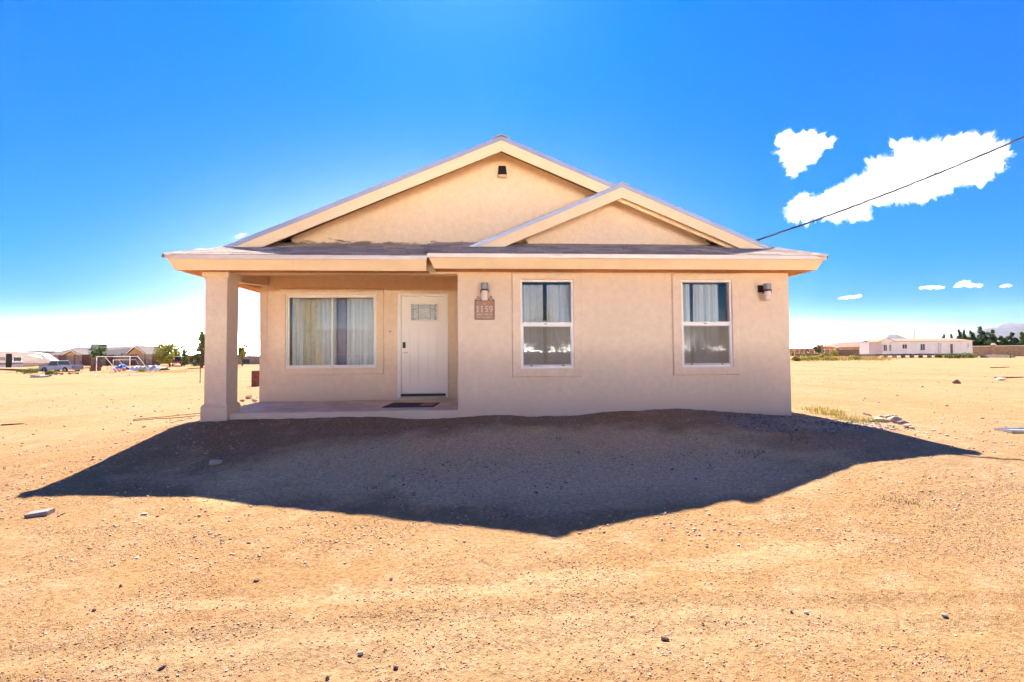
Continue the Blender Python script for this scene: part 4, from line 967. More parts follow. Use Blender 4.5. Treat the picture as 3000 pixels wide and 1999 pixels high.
M['bark'] = mat('bark', (.13, .085, .055), .95, var=.35, vscale=12, bump=.4, bscale=30)
def tree(name, label, base, height, width, mt, kind='round', seed=0, n=900, group=None, leaf=.16, cat='tree', lean=0.0):
    rg = np.random.default_rng(seed); t = thing(name, label, cat, base, 0, group); bx, by, bz = base
    h0 = height * (.22 if kind != 'poplar' else .10)
    tb = MB(); tb.tube([(bx, by, bz - .1), (bx + lean * .3, by, bz + h0), (bx + lean * .7, by, bz + height * .55), (bx + lean, by, bz + height * .86)], [height * .028, height * .022, height * .014, height * .004], 7)
    lobes = []
    if kind == 'round':
        for k in range(9):
            a = rg.uniform(0, 6.28); rr = rg.uniform(.1, .36) * width; zz = bz + height * rg.uniform(.36, .86)
            q = (bx + rr * math.cos(a) + lean * .6, by + rr * math.sin(a), zz); s = width * rg.uniform(.13, .24); lobes.append((*q, s, s, s * .8))
            tb.tube([(bx + lean * .3, by, bz + height * rg.uniform(.2, .45)), (q[0] * .6 + bx * .4, q[1] * .6 + by * .4, zz * .7 + (bz + height * .3) * .3), q], [height * .012, height * .008, height * .003], 5)
    elif kind == 'poplar':
        for k in range(10):
            u = k / 9; s = width * .5 * (1 - .72 * u) * rg.uniform(.75, 1.15)
            q = (bx + rg.uniform(-.25, .25) * width * (1 - u * .7), by + rg.uniform(-.2, .2) * width, bz + height * (.15 + .80 * u)); lobes.append((*q, s, s, height * .085))
            tb.tube([(bx, by, q[2] - height * .08), q], [height * .006, height * .002], 5)
    elif kind == 'pine':
        for k in range(15):
            u = k / 14; rw = width * .5 * (1 - .85 * u) * rg.uniform(.7, 1.1)
            for j in range(4):
                a = rg.uniform(0, 6.28); q = (bx + rw * .62 * math.cos(a), by + rw * .62 * math.sin(a), bz + height * (.12 + .86 * u)); lobes.append((*q, rw * .42 + .04, rw * .42 + .04, height * .022))
                tb.tube([(bx, by, q[2] - .1), q], [height * .006, height * .002], 5)
    tb.build('trunk', M['bark'], t)
    leaf_cloud(rg, lobes, n, leaf).build('crown', M[mt], t)
    return t
def bush(name, label, base, w, h, mt, seed, n=260, group=None, leaf=.12, cat='bush'):
    rg = np.random.default_rng(seed); t = thing(name, label, cat, base, 0, group); bx, by, bz = base
    st = MB(); lobes = []
    for k in range(7):
        x, y = rg.uniform(-.36, .36) * w, rg.uniform(-.3, .3) * w * .7; hh = h * rg.uniform(.5, .85)
        st.tube([(bx + x * .3, by + y * .3, bz - .05), (bx + x, by + y, bz + hh)], [.02, .006], 4); lobes.append((bx + x, by + y, bz + hh * .62, w * .2, w * .2, hh * .55))
    st.build('stem', M['bark'], t); leaf_cloud(rg, lobes, n, leaf).build('foliage', M[mt], t); return t

def dry_grass(name, label, spots, hmin, hmax, mt, seed):
    """thin blades as real geometry"""
    rg = np.random.default_rng(seed); b = MB()
    for (p, rad, n) in spots:
        for k in range(n):
            x, y = p[0] + rg.normal() * rad, p[1] + rg.normal() * rad * .7; z = gz(x, y) if False else p[2]
            h = rg.uniform(hmin, hmax); a = rg.uniform(0, 3.14); w = h * .05 + .004; dx, dy = math.cos(a) * w, math.sin(a) * w; lx, ly = rg.normal() * h * .25, rg.normal() * h * .25
            o = len(b.v); b.v += [(x - dx, y - dy, z - .03), (x + dx, y + dy, z - .03), (x + lx, y + ly, z + h)]; b.f.append((o, o + 1, o + 2)); b.mi.append(0)
    o = b.build(name, M[mt]); return tag(o, label, None, None, 'stuff')
def spots_line(pxs, py, n, rad, cnt, rg, dmin=1, jitter=3):
    out = []
    for k in range(n):
        p = on_ground(rg.uniform(*pxs), py + rg.uniform(-jitter, jitter), dmin); out.append((p, rad, cnt))
    return out
rg = np.random.default_rng(4)
dry_grass('dry_grass', 'strip of dry yellow grass before the stone wall at the right', spots_line((2318, 2590), 1053, 60, 1.1, 40, rg, 20, 4), .25, .7, 'leaf_dry', 1)
dry_grass('weeds', 'yellow green weeds in the sun beside the right house corner', [(on_ground(px, py), .15, 120) for px, py in ((2380, 1205), (2410, 1215), (2440, 1218), (2470, 1228), (2500, 1236), (2400, 1200), (2530, 1240), (2450, 1208))], .02, .085, 'leaf_yellow', 2)
dry_grass('weeds', 'sparse green weeds on the shaded mound near the right house corner', [(on_ground(px, py), .12, 60) for px, py in ((2250, 1245), (2330, 1240), (2380, 1245), (2420, 1243), (2480, 1250), (2300, 1270), (2350, 1290), (2210, 1330), (2440, 1270))], .015, .05, 'leaf_sage', 3)
dry_grass('weeds', 'tiny green sprouts in the house shadow and along the porch edge', [(on_ground(px, py), .05, 20) for px, py in ((750, 1238), (730, 1240), (1145, 1404), (1110, 1434), (1700, 1330), (1640, 1290), (2620, 1470), (2660, 1478), (2690, 1482), (40, 1375))], .015, .05, 'leaf_sage', 4)
dry_grass('dry_grass', 'dry weeds along the junk yard edge at the left', spots_line((20, 560), 1092, 40, .9, 26, rg, 20, 3), .12, .4, 'leaf_dry', 5)

# ------------------------------------------------------------------ far left: neighbours and their yard
YAW = -R(3.69)
def local(base, rz=YAW):
    """thing-local builder: parts get coordinates in the thing's own frame"""
    return base, rz
def lb(mbx, name, mt, t, **k): return mbx.build(name, mt, t, local=True, **k)
M['roof_grey'] = mat('grey_roofing', (.17, .14, .13), .95, var=.2, vscale=3)
M['wall_tan'] = mat('tan_wall', (.46, .26, .12), .9, var=.12)
M['wall_grey'] = mat('dusty_wall', (.30, .22, .17), .9, var=.25, vscale=1.5)
M['trim_pale'] = mat('pale_trim', (.70, .58, .45), .6, var=.08)
M['rv_white'] = mat('trailer_skin', (.60, .53, .47), .4, var=.06)
M['rv_stripe'] = mat('trailer_stripe', (.28, .10, .06), .5)
M['rv_blue'] = mat('trailer_skirt', (.38, .38, .52), .5)
M['glass_dark'] = mat('dark_glazing', (.05, .055, .06), .4, spec=.15)
M['tyre'] = mat('tyre_rubber', (.025, .025, .025), .9)
M['rim'] = mat('wheel_rim', (.45, .45, .46), .35, .8)

# long hip-and-gable house
p = stand(99, 95); S = 95 / PF; hx = lambda px: (px - 99) * S
t = thing('neighbour_house', 'long grey roofed neighbour house with tan gables at the far left', 'house', p, YAW)
top = lambda py: pix(99, py, 95)[2] - p.z
eL, eR = 0.0, hx(447); zr, ze = top(1016.5), top(1048); dep = 10.0
lb(MB().box(.6, eR - .4, .6, dep, -.3, ze), 'wall', M['wall_grey'], t)
rx0, rx1 = hx(156), hx(404)
rf = MB(); rf.add([(eL, 0, ze), (hx(368), 0, ze), (rx1, dep / 2 - 2.2, zr), (rx0, dep / 2, zr), (eL, dep, ze), (rx1, dep / 2 + .5, zr), (hx(368), dep, ze)], [(0, 1, 2, 3), (0, 3, 4), (3, 5, 6, 4), (2, 5, 3)])
lb(rf, 'roof', M['roof_grey'], t)
def gab(xa, xm_, xb, zb, za, y0, nm=''):
    g = MB(); g.prism([(xa + .25, zb), (xb - .25, zb), (xm_, za - .2)], y0, y0 + .2); lb(g, 'gable', M['wall_tan'], t)
    r = MB()
    for a, c in ((xa, zb), (xb, zb)):
        r.slab([(xm_, y0 - .4, za), (a, y0 - .4, c), (a, y0 + 6, c), (xm_, y0 + 6, za)], (0, 0, .12))
    lb(r, 'gable_roof', M['roof_grey'], t)
    r = MB()
    for a, c in ((xa, zb), (xb, zb)):
        r.slab([(xm_, y0 - .45, za), (a, y0 - .45, c), (a, y0 - .45, c - .22), (xm_, y0 - .45, za - .22)], (0, .04, 0))
    lb(r, 'rake_board', M['trim_pale'], t)
gab(hx(182), hx(224), hx(264), ze, top(1027), -.8); gab(hx(366), rx1, hx(447), ze, zr, -.4)
lb(MB().box(eL - .1, hx(182), -.1, .0, ze - .18, ze + .02), 'fascia', M['trim_pale'], t)
for xw in (hx(118), hx(140)): lb(MB().box(xw, xw + 1.2, .52, .6, ze - 1.6, ze - .5), 'window', M['glass_dark'], t)
lb(MB().box(hx(312), hx(326), -.1, .6, ze - .3, ze + .9), 'chimney', M['trim_pale'], t) if False else None
c = thing('roof_cooler', 'dark evaporative cooler box on the grey neighbour roof', 'cooler', (p.x, p.y, p.z), YAW)
lb(MB().box(hx(221), hx(249), dep / 2 - 1.6, dep / 2 + .2, zr - .55, top(1009)), 'housing', M['black'], c)
for k in range(5): lb(MB().box(hx(221) + .1, hx(249) - .1, dep / 2 - 1.64, dep / 2 - 1.60, zr - .35 + k * .22, zr - .25 + k * .22), 'louvre', M['galv'], c)
lb(MB().tube([(hx(240), dep / 2 - .6, top(1009)), (hx(240), dep / 2 - .6, top(1004))], .1, 6), 'pipe', M['galv'], c)

# flat roofed shed behind the trailer
p = stand(-60, 98); S2 = 98 / PF; t = thing('long_shed', 'long low grey shed with a white roof edge behind the camping trailer', 'shed', p, YAW)
zt = pix(-60, 1029, 98)[2] - p.z
lb(MB().box(0, 172 * S2, 0, 6, -.3, zt - .35), 'wall', M['wall_grey'], t); lb(MB().box(-.2, 172 * S2 + .15, -.3, 6.2, zt - .34, zt), 'roof', M['rv_blue'], t); lb(MB().box(-.25, 172 * S2 + .2, -.36, -.305, zt - .14, zt + .02), 'fascia', M['rv_white'], t)
lb(MB().box(2.2, 4.0, -.06, -.002, zt - 1.5, zt - .7), 'window', M['glass_dark'], t)

# old camping trailer
p = stand(0, 71); S3 = 71 / PF; X3 = lambda px: px * S3; Z3 = lambda py: pix(0, py + (-3.0), 71)[2] - p.z + 0.0
Z3 = lambda py: (1085 - py) * S3
t = thing('camping_trailer', 'old white camping trailer with a raked nose and open dark doorway', 'trailer', p, YAW + R(18))
body = MB(); prof = [(X3(-90), Z3(1079)), (X3(-90), Z3(1036)), (X3(30), Z3(1034)), (X3(46), Z3(1036)), (X3(75), Z3(1037)), (X3(96), Z3(1041)), (X3(99), Z3(1045)), (X3(124), Z3(1066)), (X3(114), Z3(1070)), (X3(54), Z3(1080))]
lb(body.prism(prof, 0, 2.0), 'body', M['rv_white'], t)
lb(MB().box(X3(-90), X3(53), -.03, -.002, Z3(1072.5), Z3(1067)), 'stripe', M['rv_stripe'], t)
lb(MB().prism([(X3(53), Z3(1072)), (X3(53), Z3(1069)), (X3(112), Z3(1069.5)), (X3(110), Z3(1071))], -.03, -.002), 'stripe', M['rv_stripe'], t)
lb(MB().box(X3(-90), X3(52), -.05, -.031, Z3(1080), Z3(1073)), 'skirt', M['rv_blue'], t)
lb(MB().prism([(X3(54), Z3(1079)), (X3(54), Z3(1073)), (X3(108), Z3(1072.2))], -.05, -.031), 'skirt', mat('dusty_panel', (.42, .27, .16), .8), t)
dw = MB().box(X3(14), X3(27.5), -.06, -.032, Z3(1081), Z3(1040)); lb(dw, 'door', M['dark_void'], t)
w = MB().box(X3(32), X3(49), -.05, -.004, Z3(1062), Z3(1051)); lb(w, 'window', M['glass_dark'], t)
lb(bars(X3(31), X3(50), Z3(1063) - Z, Z3(1050) - Z, .05, -.055, -.003), 'window_frame', M['rim'], t)
lb(MB().box(X3(-40), X3(12), -.05, -.004, Z3(1060), Z3(1050)), 'window', mat('dusty_pane', (.25, .13, .12), .3), t)
lb(MB().prism([(X3(58), Z3(1062)), (X3(57), Z3(1052.5)), (X3(76), Z3(1053)), (X3(97), Z3(1060)), (X3(97), Z3(1065))], -.05, -.004), 'front_panel', M['trim_pale'], t)
lb(MB().prism([(X3(64), Z3(1045)), (X3(70), Z3(1042)), (X3(97), Z3(1047)), (X3(99), Z3(1055)), (X3(86), Z3(1052))], -.05, -.004), 'front_window', mat('trailer_glass', (.22, .16, .14), .15, spec=.8), t)
for xx in (X3(-30), X3(-14)): lb(MB().lathe([(.2, -.1), (.34, -.1), (.34, .12), (.2, .12)], (xx, .1, .3), 16, 'y'), 'wheel', M['tyre'], t)
lb(MB().tube([(X3(114), 1.2, Z3(1072)), (X3(128), 1.2, Z3(1074)), (X3(128), 1.2, .0)], .05, 6), 'tow_bar', M['black'], t)
lb(MB().box(X3(12), X3(30), .6, 1.3, Z3(1034.5), Z3(1031)), 'roof_vent', M['rv_white'], t)

# vehicles
def vehicle(name, label, cat, base, rz, L_, Wd, H_, paint, kind, roofmat=None, group=None):
    t = thing(name, label, cat, base, rz, group); wr = .34 * H_ / 1.7; gr = .26; hl = L_ / 2
    bh = H_ * (.56 if kind != 'suv' else .55)
    if kind == 'pickup': pr_ = [(-hl, gr + .1), (-hl + .05, bh), (-hl + L_ * .28, bh + .06), (hl - .03, bh + .02), (hl, gr + .15)]
    else: pr_ = [(-hl, gr + .1), (-hl + .06, bh * .86), (-hl + L_ * .24, bh), (hl - .05, bh), (hl, gr + .2)]
    b = MB()
    # body side with wheel arches cut as steps
    b.prism(pr_, -Wd / 2, Wd / 2); lb(b, 'body', paint, t, bevel=.05)
    if kind == 'pickup': cab_ = [(-hl + L_ * .27, bh + .05), (-hl + L_ * .36, H_), (-hl + L_ * .55, H_), (-hl + L_ * .60, bh + .05)]
    else: cab_ = [(-hl + L_ * .23, bh - .02), (-hl + L_ * .36, H_), (hl - L_ * .08, H_ - .02), (hl - L_ * .02, bh - .02)]
    cb2 = MB(); n_ = 4; ins = .12
    v0 = [(x, -Wd / 2 + .02, z) for x, z in (cab_[0], cab_[3])]; 
    cb2.hexa([(cab_[0][0], -Wd / 2 + .03, cab_[0][1]), (cab_[3][0], -Wd / 2 + .03, cab_[3][1]), (cab_[3][0], Wd / 2 - .03, cab_[3][1]), (cab_[0][0], Wd / 2 - .03, cab_[0][1])],
             [(cab_[1][0], -Wd / 2 + ins + .03, cab_[1][1]), (cab_[2][0], -Wd / 2 + ins + .03, cab_[2][1]), (cab_[2][0], Wd / 2 - ins - .03, cab_[2][1]), (cab_[1][0], Wd / 2 - ins - .03, cab_[1][1])])
    lb(cb2, 'cabin', M['glass_dark'], t)
    lb(MB().box(cab_[1][0] - .03, cab_[2][0] + .05, -Wd / 2 + ins, Wd / 2 - ins, H_ - .02, H_ + .05), 'roof', roofmat or paint, t, bevel=.02)
    pl_ = MB()
    for s in (-1, 1):
        yo, yi = s * (Wd / 2 - .02), s * (Wd / 2 - ins - .01)
        ks = [0, 1] if kind == 'pickup' else [0, .36, .68, 1]
        for u in ks:
            xb_, xt_ = cab_[0][0] * (1 - u) + cab_[3][0] * u, cab_[1][0] * (1 - u) + cab_[2][0] * u
            pl_.tube([(xb_, yo, cab_[0][1]), (xt_, yi, H_)], .045, 5)
    lb(pl_, 'pillar', paint, t)
    for i_, xx in enumerate((-hl + L_ * .19, hl - L_ * .19)):
        for s in (-1, 1):
            ar = MB().lathe([(.02, -.01), (wr + .1, -.01), (wr + .1, .012)], (xx, s * (Wd / 2 + .0), wr + .02), 18, 'y'); lb(ar, 'wheel_arch', M['black'], t)
            wh = lb(MB().lathe([(wr * .6, -.11), (wr, -.10), (wr, .10), (wr * .6, .11)], (xx, s * (Wd / 2 - .07), wr), 18, 'y'), 'wheel', M['tyre'], t)
            lb(MB().lathe([(.03, -.125), (wr * .58, -.115), (wr * .58, .115), (.03, .125)], (xx, s * (Wd / 2 - .07), wr), 14, 'y'), 'rim', M['rim'], wh)
    for s in (-1, 1):
        lb(MB().box(-hl - .01, -hl + .06, s * Wd * .36 - .14, s * Wd * .36 + .14, bh * .66, bh * .82), 'headlight', M['rv_white'], t)
        lb(MB().box(hl - .05, hl + .012, s * Wd * .42 - .07, s * Wd * .42 + .07, bh * .66, bh * .92), 'tail_light', mat('lamp_red', (.4, .02, .02), .3), t)
    lb(MB().box(-hl - .06, -hl + .05, -Wd / 2 + .05, Wd / 2 - .05, gr + .08, gr + .28), 'bumper', M['rim'], t); lb(MB().box(hl - .05, hl + .06, -Wd / 2 + .05, Wd / 2 - .05, gr + .1, gr + .28), 'bumper', M['rim'], t)
    if kind == 'pickup':
        bd = MB(); x0_, x1_ = -hl + L_ * .62, hl - .08
        bars_ = [(x0_, x1_, -Wd / 2 + .02, -Wd / 2 + .1), (x0_, x1_, Wd / 2 - .1, Wd / 2 - .02), (x1_ - .08, x1_, -Wd / 2 + .1, Wd / 2 - .1)]
        for q in bars_: bd.box(q[0], q[1], q[2], q[3], bh + .01, bh + .16)
        lb(bd, 'cargo_bed', paint, t)
    for u in ((.42,) if kind == 'pickup' else (.42, .64)):
        lb(MB().box(-hl + L_ * u + .1, -hl + L_ * u + .28, -Wd / 2 - .02, -Wd / 2 - .003, bh * .86, bh * .9), 'door_handle', M['rim'], t)
    return t
M['paint_blue'] = mat('faded_blue_paint', (.28, .30, .42), .35, .2, var=.2)
M['paint_red'] = mat('red_paint', (.45, .04, .03), .3, var=.1)
M['paint_silver'] = mat('silver_blue_paint', (.45, .50, .58), .3, .5, var=.1)
M['paint_white'] = mat('white_paint', (.78, .76, .74), .35, var=.05)
vehicle('pickup_truck', 'faded blue pickup truck with a white roof in the junk yard', 'pickup truck', stand(180, 73), YAW + R(-6), 5.9, 1.9, 1.78, M['paint_blue'], 'pickup', M['paint_white'])
vehicle('parked_suv', 'red parked vehicle with a white roof beyond the yellow bush', 'car', stand(520, 80), YAW + R(-62), 4.5, 1.8, 1.62, M['paint_red'], 'suv', M['paint_white'])
vehicle('parked_suv', 'silver blue parked vehicle half hidden by the porch column', 'car', stand(588, 80), YAW + R(-50), 4.6, 1.85, 1.65, M['paint_silver'], 'suv', M['paint_white'])

# goals
def goal(label, px0, px1, ptop, pbase, d, back, mt, r=.05):
    p = on_ground(px0, pbase, 20); d = float((np.array(p) - CAM) @ CF); S = d / PF; w = (px1 - px0) * S; h = (pbase - ptop) * S
    t = thing('soccer_goal', label, 'goal', p, YAW)
    lb(MB().tube([(0, 0, -.05), (0, 0, h)], r, 8), 'post', mt, t); lb(MB().tube([(w, 0, -.05), (w, 0, h)], r, 8), 'post', mt, t)
    lb(MB().tube([(-.05, 0, h), (w + .05, 0, h)], r, 8), 'crossbar', mt, t)
    for x in (0, w):
        lb(MB().tube([(x, 0, h), (x + .2, .7, h)], r * .8, 6), 'top_bar', mt, t)
        lb(MB().tube([(x + .2, .7, h), (x + .85, back, 0.0)], r * .8, 6), 'back_stay', mt, t)
        lb(MB().tube([(x, 0, .03), (x + .85, back, .03)], r * .7, 6), 'ground_bar', mt, t)
    lb(MB().tube([(.85, back, .03), (w + .85, back, .03)], r * .7, 6), 'ground_bar', mt, t)
    return t
goal('white tube soccer goal frame standing on the open sand at the left', 282, 380, 1046, 1104, 45, 1.9, M['paint_white'], .035)
goal('smaller white goal frame standing behind the larger goal', 331, 380, 1055, 1089, 62, 1.2, M['paint_white'], .03)

# junk between goal and house
def junk(name, label, cat, px, py, build, group=None, rz=YAW, dmin=20):
    p = on_ground(px, py, dmin); d = float((np.array(p) - CAM) @ CF); t = thing(name, label, cat, p, rz, group); build(t, d / PF); return t
M['tarp_blue'] = mat('blue_tarp', (.04, .14, .50), .45, var=.4, vscale=1.5)
M['tarp_dark'] = mat('dark_tarp', (.10, .11, .15), .6, var=.5, vscale=1.2)
M['crate_brown'] = mat('brown_boards', (.16, .075, .05), .9, var=.35)
M['clay'] = mat('faded_clay', (.55, .27, .20), .8, var=.2)
M['rust'] = mat('rusty_steel', (.24, .075, .05), .85, var=.4, vscale=5, bump=.2, bscale=40)
def sheet(t, S, w, h, mt, nm, seed, dep=1.5):
    rg_ = np.random.default_rng(seed); b = MB(); n = 12; vs = []
    for j in range(4):
        for i in range(n + 1):
            u, v = i / n, j / 3; vs.append((w * (u - .5), dep * (v - .5), h * math.sin(math.pi * v) * (.45 + .55 * math.sin(math.pi * u)) * rg_.uniform(.55, 1.2)))
    b.add(vs, [(j * (n + 1) + i, j * (n + 1) + i + 1, (j + 1) * (n + 1) + i + 1, (j + 1) * (n + 1) + i) for j in range(3) for i in range(n)])
    lb(b, nm, mt, t)
junk('tarp_heap', 'bright blue tarpaulin heap behind the goal posts', 'tarp', 356, 1085, lambda t, S: sheet(t, S, 34 * S, 20 * S, M['tarp_blue'], 'tarp', 1))
junk('tarp_heap', 'low violet blue tarpaulin heap right of the goal', 'tarp', 398, 1085, lambda t, S: sheet(t, S, 26 * S, 13 * S, M['paint_blue'], 'tarp', 2))
junk('tarp_heap', 'long flat dark tarpaulin heap left of the yellow bush', 'tarp', 445, 1086, lambda t, S: sheet(t, S, 74 * S, 17 * S, M['tarp_dark'], 'tarp', 3, 2.5))
def crates(t, S):
    for k in range(5): lb(MB().box((k % 2) * 10 * S, (k % 2) * 10 * S + 9.5 * S, .1 * k, .8 + .1 * k, (k // 2) * 12 * S, (k // 2) * 12 * S + 11.5 * S), 'crate_board', M['crate_brown'], t)
junk('board_stack', 'stack of dark brown boards beside the left goal post', 'boards', 262, 1089, crates)
def pots(t, S):
    lb(MB().lathe([(5 * S, 0), (8 * S, 4 * S), (8 * S, 9 * S), (4 * S, 9.5 * S)], (0, 0, 0), 14), 'pot', M['clay'], t)
junk('clay_pot', 'wide faded clay pot under the goal crossbar', 'pot', 345, 1090, pots)
junk('clay_pot', 'narrow faded clay pot beside the right goal post', 'pot', 363, 1088, lambda t, S: lb(MB().lathe([(3 * S, 0), (5 * S, 4 * S), (4.6 * S, 10 * S), (3 * S, 11 * S)], (0, 0, 0), 14), 'pot', M['clay'], t))
def table(t, S):
    lb(MB().box(-9 * S, 9 * S, -.4, .4, 12 * S, 13.2 * S), 'table_top', M['paint_white'], t)
    for x in (-7.5 * S, 7.5 * S):
        for y in (-.3, .3): lb(MB().box(x - .03, x + .03, y - .03, y + .03, 0, 12 * S), 'leg', M['galv'], t)
junk('yard_table', 'white topped yard table seen through the goal', 'table', 328, 1085, table)
def scrap(t, S):
    rg_ = np.random.default_rng(12)
    for k in range(16):
        c = rg_.uniform([-17 * S, -.6, .05], [17 * S, .6, 15 * S]); w = rg_.uniform(5, 12) * S; a = rg_.uniform(-.5, .5); b = MB()
        b.hexa([(-w / 2, -.3, 0), (w / 2, -.3, 0), (w / 2, .3, .05), (-w / 2, .3, .05)], [(-w / 2, -.3, .05), (w / 2, -.3, .08), (w / 2, .3, .12), (-w / 2, .3, .1)])
        o = lb(b, 'scrap_panel', [M['black'], M['rim'], M['paint_blue'], M['rust']][k % 4], t); o.location = c; o.rotation_euler = (rg_.uniform(-.4, .4), a, rg_.uniform(-.6, .6))
junk('scrap_heap', 'heap of dark scrap metal at the nose of the pickup truck', 'scrap heap', 131, 1086, scrap)
def slab_(t, S):
    lb(MB().hexa([(-16 * S, -.4, 0), (14 * S, -.4, 0), (15 * S, .5, 0), (-15 * S, .5, 0)], [(-15 * S, -.35, 7 * S), (13 * S, -.35, 5 * S), (14 * S, .5, 6 * S), (-14 * S, .5, 8 * S)]), 'padding', M['rock_grey'], t, bevel=.04)
    lb(MB().box(-15.5 * S, 14 * S, -.42, -.36, 7 * S, 8.5 * S), 'edge_strip', M['black'], t)
junk('old_mattress', 'old grey mattress lying on the sand before the trailer', 'mattress', 115, 1107, slab_)
junk('dirt_lump', 'brown lump lying at the end of the old mattress', 'lump', 141, 1104, lambda t, S: lb(MB().lathe([(8 * S, 0), (8 * S, 3 * S), (5 * S, 6 * S)], (0, 0, 0), 9), 'lump', M['crate_brown'], t))
for i, (px, py, w) in enumerate(((172, 1099, 22), (215, 1097, 24))):
    o = junk('plank', ('left' if i == 0 else 'right') + ' of two weathered planks lying below the pickup truck', 'plank', px, py, lambda t, S: lb(MB().box(-w / 2 * S, w / 2 * S, -.12, .12, .1, .2).box(-w / 2 * S, -w / 2 * S + .2, -.1, .1, 0, .1).box(w / 2 * S - .2, w / 2 * S, -.1, .1, 0, .1), 'board', M['weathered_wood'], t), rz=YAW + .2 * i)
# yard wall of corrugated panels behind the junk
p0, p1 = stand(102, 88), stand(470, 90)
yw = thing('yard_fence', 'dusty panel fence behind the junk yard', 'fence', (p0.x, p0.y, min(p0.z, p1.z)))
d_ = Vector((p1.x - p0.x, p1.y - p0.y, 0)); Ln = d_.length; d_.normalize(); nrm = Vector((-d_.y, d_.x, 0)); np_ = 16
for k in range(np_):
    a, b2 = p0 + d_ * (Ln * k / np_ + .03), p0 + d_ * (Ln * (k + 1) / np_ - .03); h = 1.9 + random.uniform(-.12, .15); zb = min(a.z, b2.z) - .3 - 0.0
    q = [(a.x, a.y, zb), (b2.x, b2.y, zb), (b2.x, b2.y, zb + .3 + h), (a.x, a.y, zb + .3 + h + random.uniform(-.05, .05))]
    MB().slab(q, nrm * .06).build('panel', M['wall_grey'] if k % 3 else M['crate_brown'], yw)
    MB().box(a.x - .06, a.x + .06, a.y - .12, a.y - .02, zb, zb + h + .4).build('post', M['weathered_wood'], yw)

bush('yellow_tree', 'yellow green bushy tree beside the red vehicle at the left', stand(507, 88), 6.0, 5.2, 'leaf_yellow', 3, 2600, leaf=.2, cat='tree')
tree('pine_tree', 'tall green pine partly hidden by the porch column', stand(592, 70), 5.5, 2.9, 'leaf_light', 'pine', 5, 3600, leaf=.2)
tree('young_pine', 'tiny green pine left of the tall pine by the column', stand(540, 78), 2.9, 1.6, 'leaf_light', 'pine', 6, 900, leaf=.16)
tree('young_tree', 'slim sparse tree seen between column and porch wall', stand(710, 75), 3.9, 2.2, 'leaf_yellow', 'round', 8, 700, leaf=.18)
tree('bright_bush', 'leafy green sapling in front of the red vehicle', stand(497, 76), 2.3, 1.9, 'leaf_yellow', 'round', 9, 800, leaf=.16)
tree('roof_tree', 'small green tree in front of the grey neighbour roof', stand(283, 84), 4.2, 3.2, 'leaf_light', 'round', 10, 1300, leaf=.2)
for i, (px, py, w, h) in enumerate([(88, 1096, 2.2, .9), (105, 1092, 1.4, .7), (148, 1098, 1.5, .5), (415, 1090, 1.0, .5), (60, 1090, 1.6, .5)]):
    q = on_ground(px, py, 20)
    bush('yard_weed', ['large olive weed under the trailer nose', 'olive weed right of the large one under the trailer nose', 'low weed beside the old mattress', 'single weed right of the goal', 'low dry weed under the trailer door'][i], q, w, h, 'leaf_sage' if i != 3 else 'leaf_yellow', 30 + i, 200, leaf=.10)
# low buildings by the column
def block(name, label, px0, px1, ptop, pbase, d, mt, roofm, dep=6, cat='building'):
    p = stand(px0, d); S = d / PF; w = (px1 - px0) * S; h = pix(px0, ptop, d)[2] - p.z
    t = thing(name, label, cat, p, YAW); lb(MB().box(0, w, 0, dep, -.4, h - .25), 'wall', mt, t); lb(MB().box(-.3, w + .3, -.3, dep + .3, h - .25, h), 'roof', roofm, t)
    return t, S, w, h
t, S, w, h = block('tan_building', 'low tan flat roofed building behind the silver vehicle', 545, 640, 1040, 1072, 92, M['wall_tan'], M['roof_grey'])
lb(MB().box(.8, 1.7, -.05, -.002, 0, h - .6), 'door', M['crate_brown'], t)
t, S, w, h = block('grey_building', 'grey flat roofed building seen between column and porch', 690, 900, 1042, 1074, 84, M['wall_grey'], M['rv_blue'])
lb(MB().box(1.2, 2.6, -.05, -.002, h - 1.5, h - .7), 'window', M['glass_dark'], t)
# mast, pole, post, barrel
p = stand(365, 150); t = thing('antenna_mast', 'thin antenna mast rising behind the neighbour roof', 'mast', p, YAW); hh = pix(365, 957, 150)[2] - p.z
for k in range(3): lb(MB().tube([(.2 * math.cos(k * 2.1), .2 * math.sin(k * 2.1), 0), (.1 * math.cos(k * 2.1), .1 * math.sin(k * 2.1), hh)], .045, 5), 'rail', M['galv'], t)
lb(MB().box(-.25, .25, -.25, .25, hh - .1, hh + .2), 'antenna', M['galv'], t)
def upole(label, px, ptop, d, arm=True):
    p = stand(px, d); t = thing('utility_pole', label, 'pole', p, YAW); hh = pix(px, ptop, d)[2] - p.z
    lb(MB().tube([(0, 0, -.3), (0, 0, hh)], [.17, .11], 8), 'shaft', M['weathered_wood'], t)
    if arm:
        lb(MB().box(-1.0, 1.0, -.16, -.05, hh - .8, hh - .65), 'crossarm', M['weathered_wood'], t)
        for x in (-.9, -.3, .3, .9): lb(MB().lathe([(.04, 0), (.06, .08), (.03, .16)], (x, -.1, hh - .65), 6), 'insulator', M['white_vinyl'], t)
    return t
upole('distant utility pole right of the neighbour gable', 441, 1010, 160)
upole('taller of two utility poles behind the white mobile home', 2681, 967, 170)
upole('shorter of two utility poles behind the white mobile home', 2691, 972, 175, False)
upole('bare pole standing before the ornamental stone wall', 2409, 990, 75, False)
p = on_ground(586, 1122, 10); MB().tube([(p.x, p.y, p.z - .2), (p.x + .03, p.y, p.z + (1122 - 1006) * 31 / PF)], .028, 8).build('thin_post', M['rust'])
tag(bpy.data.objects['thin_post'], 'thin rusty post standing left of the porch column', 'post')
p = on_ground(753, 1132, 8); t = thing('steel_drum', 'rusty red steel drum standing on the sand behind the porch', 'drum', p, .3)
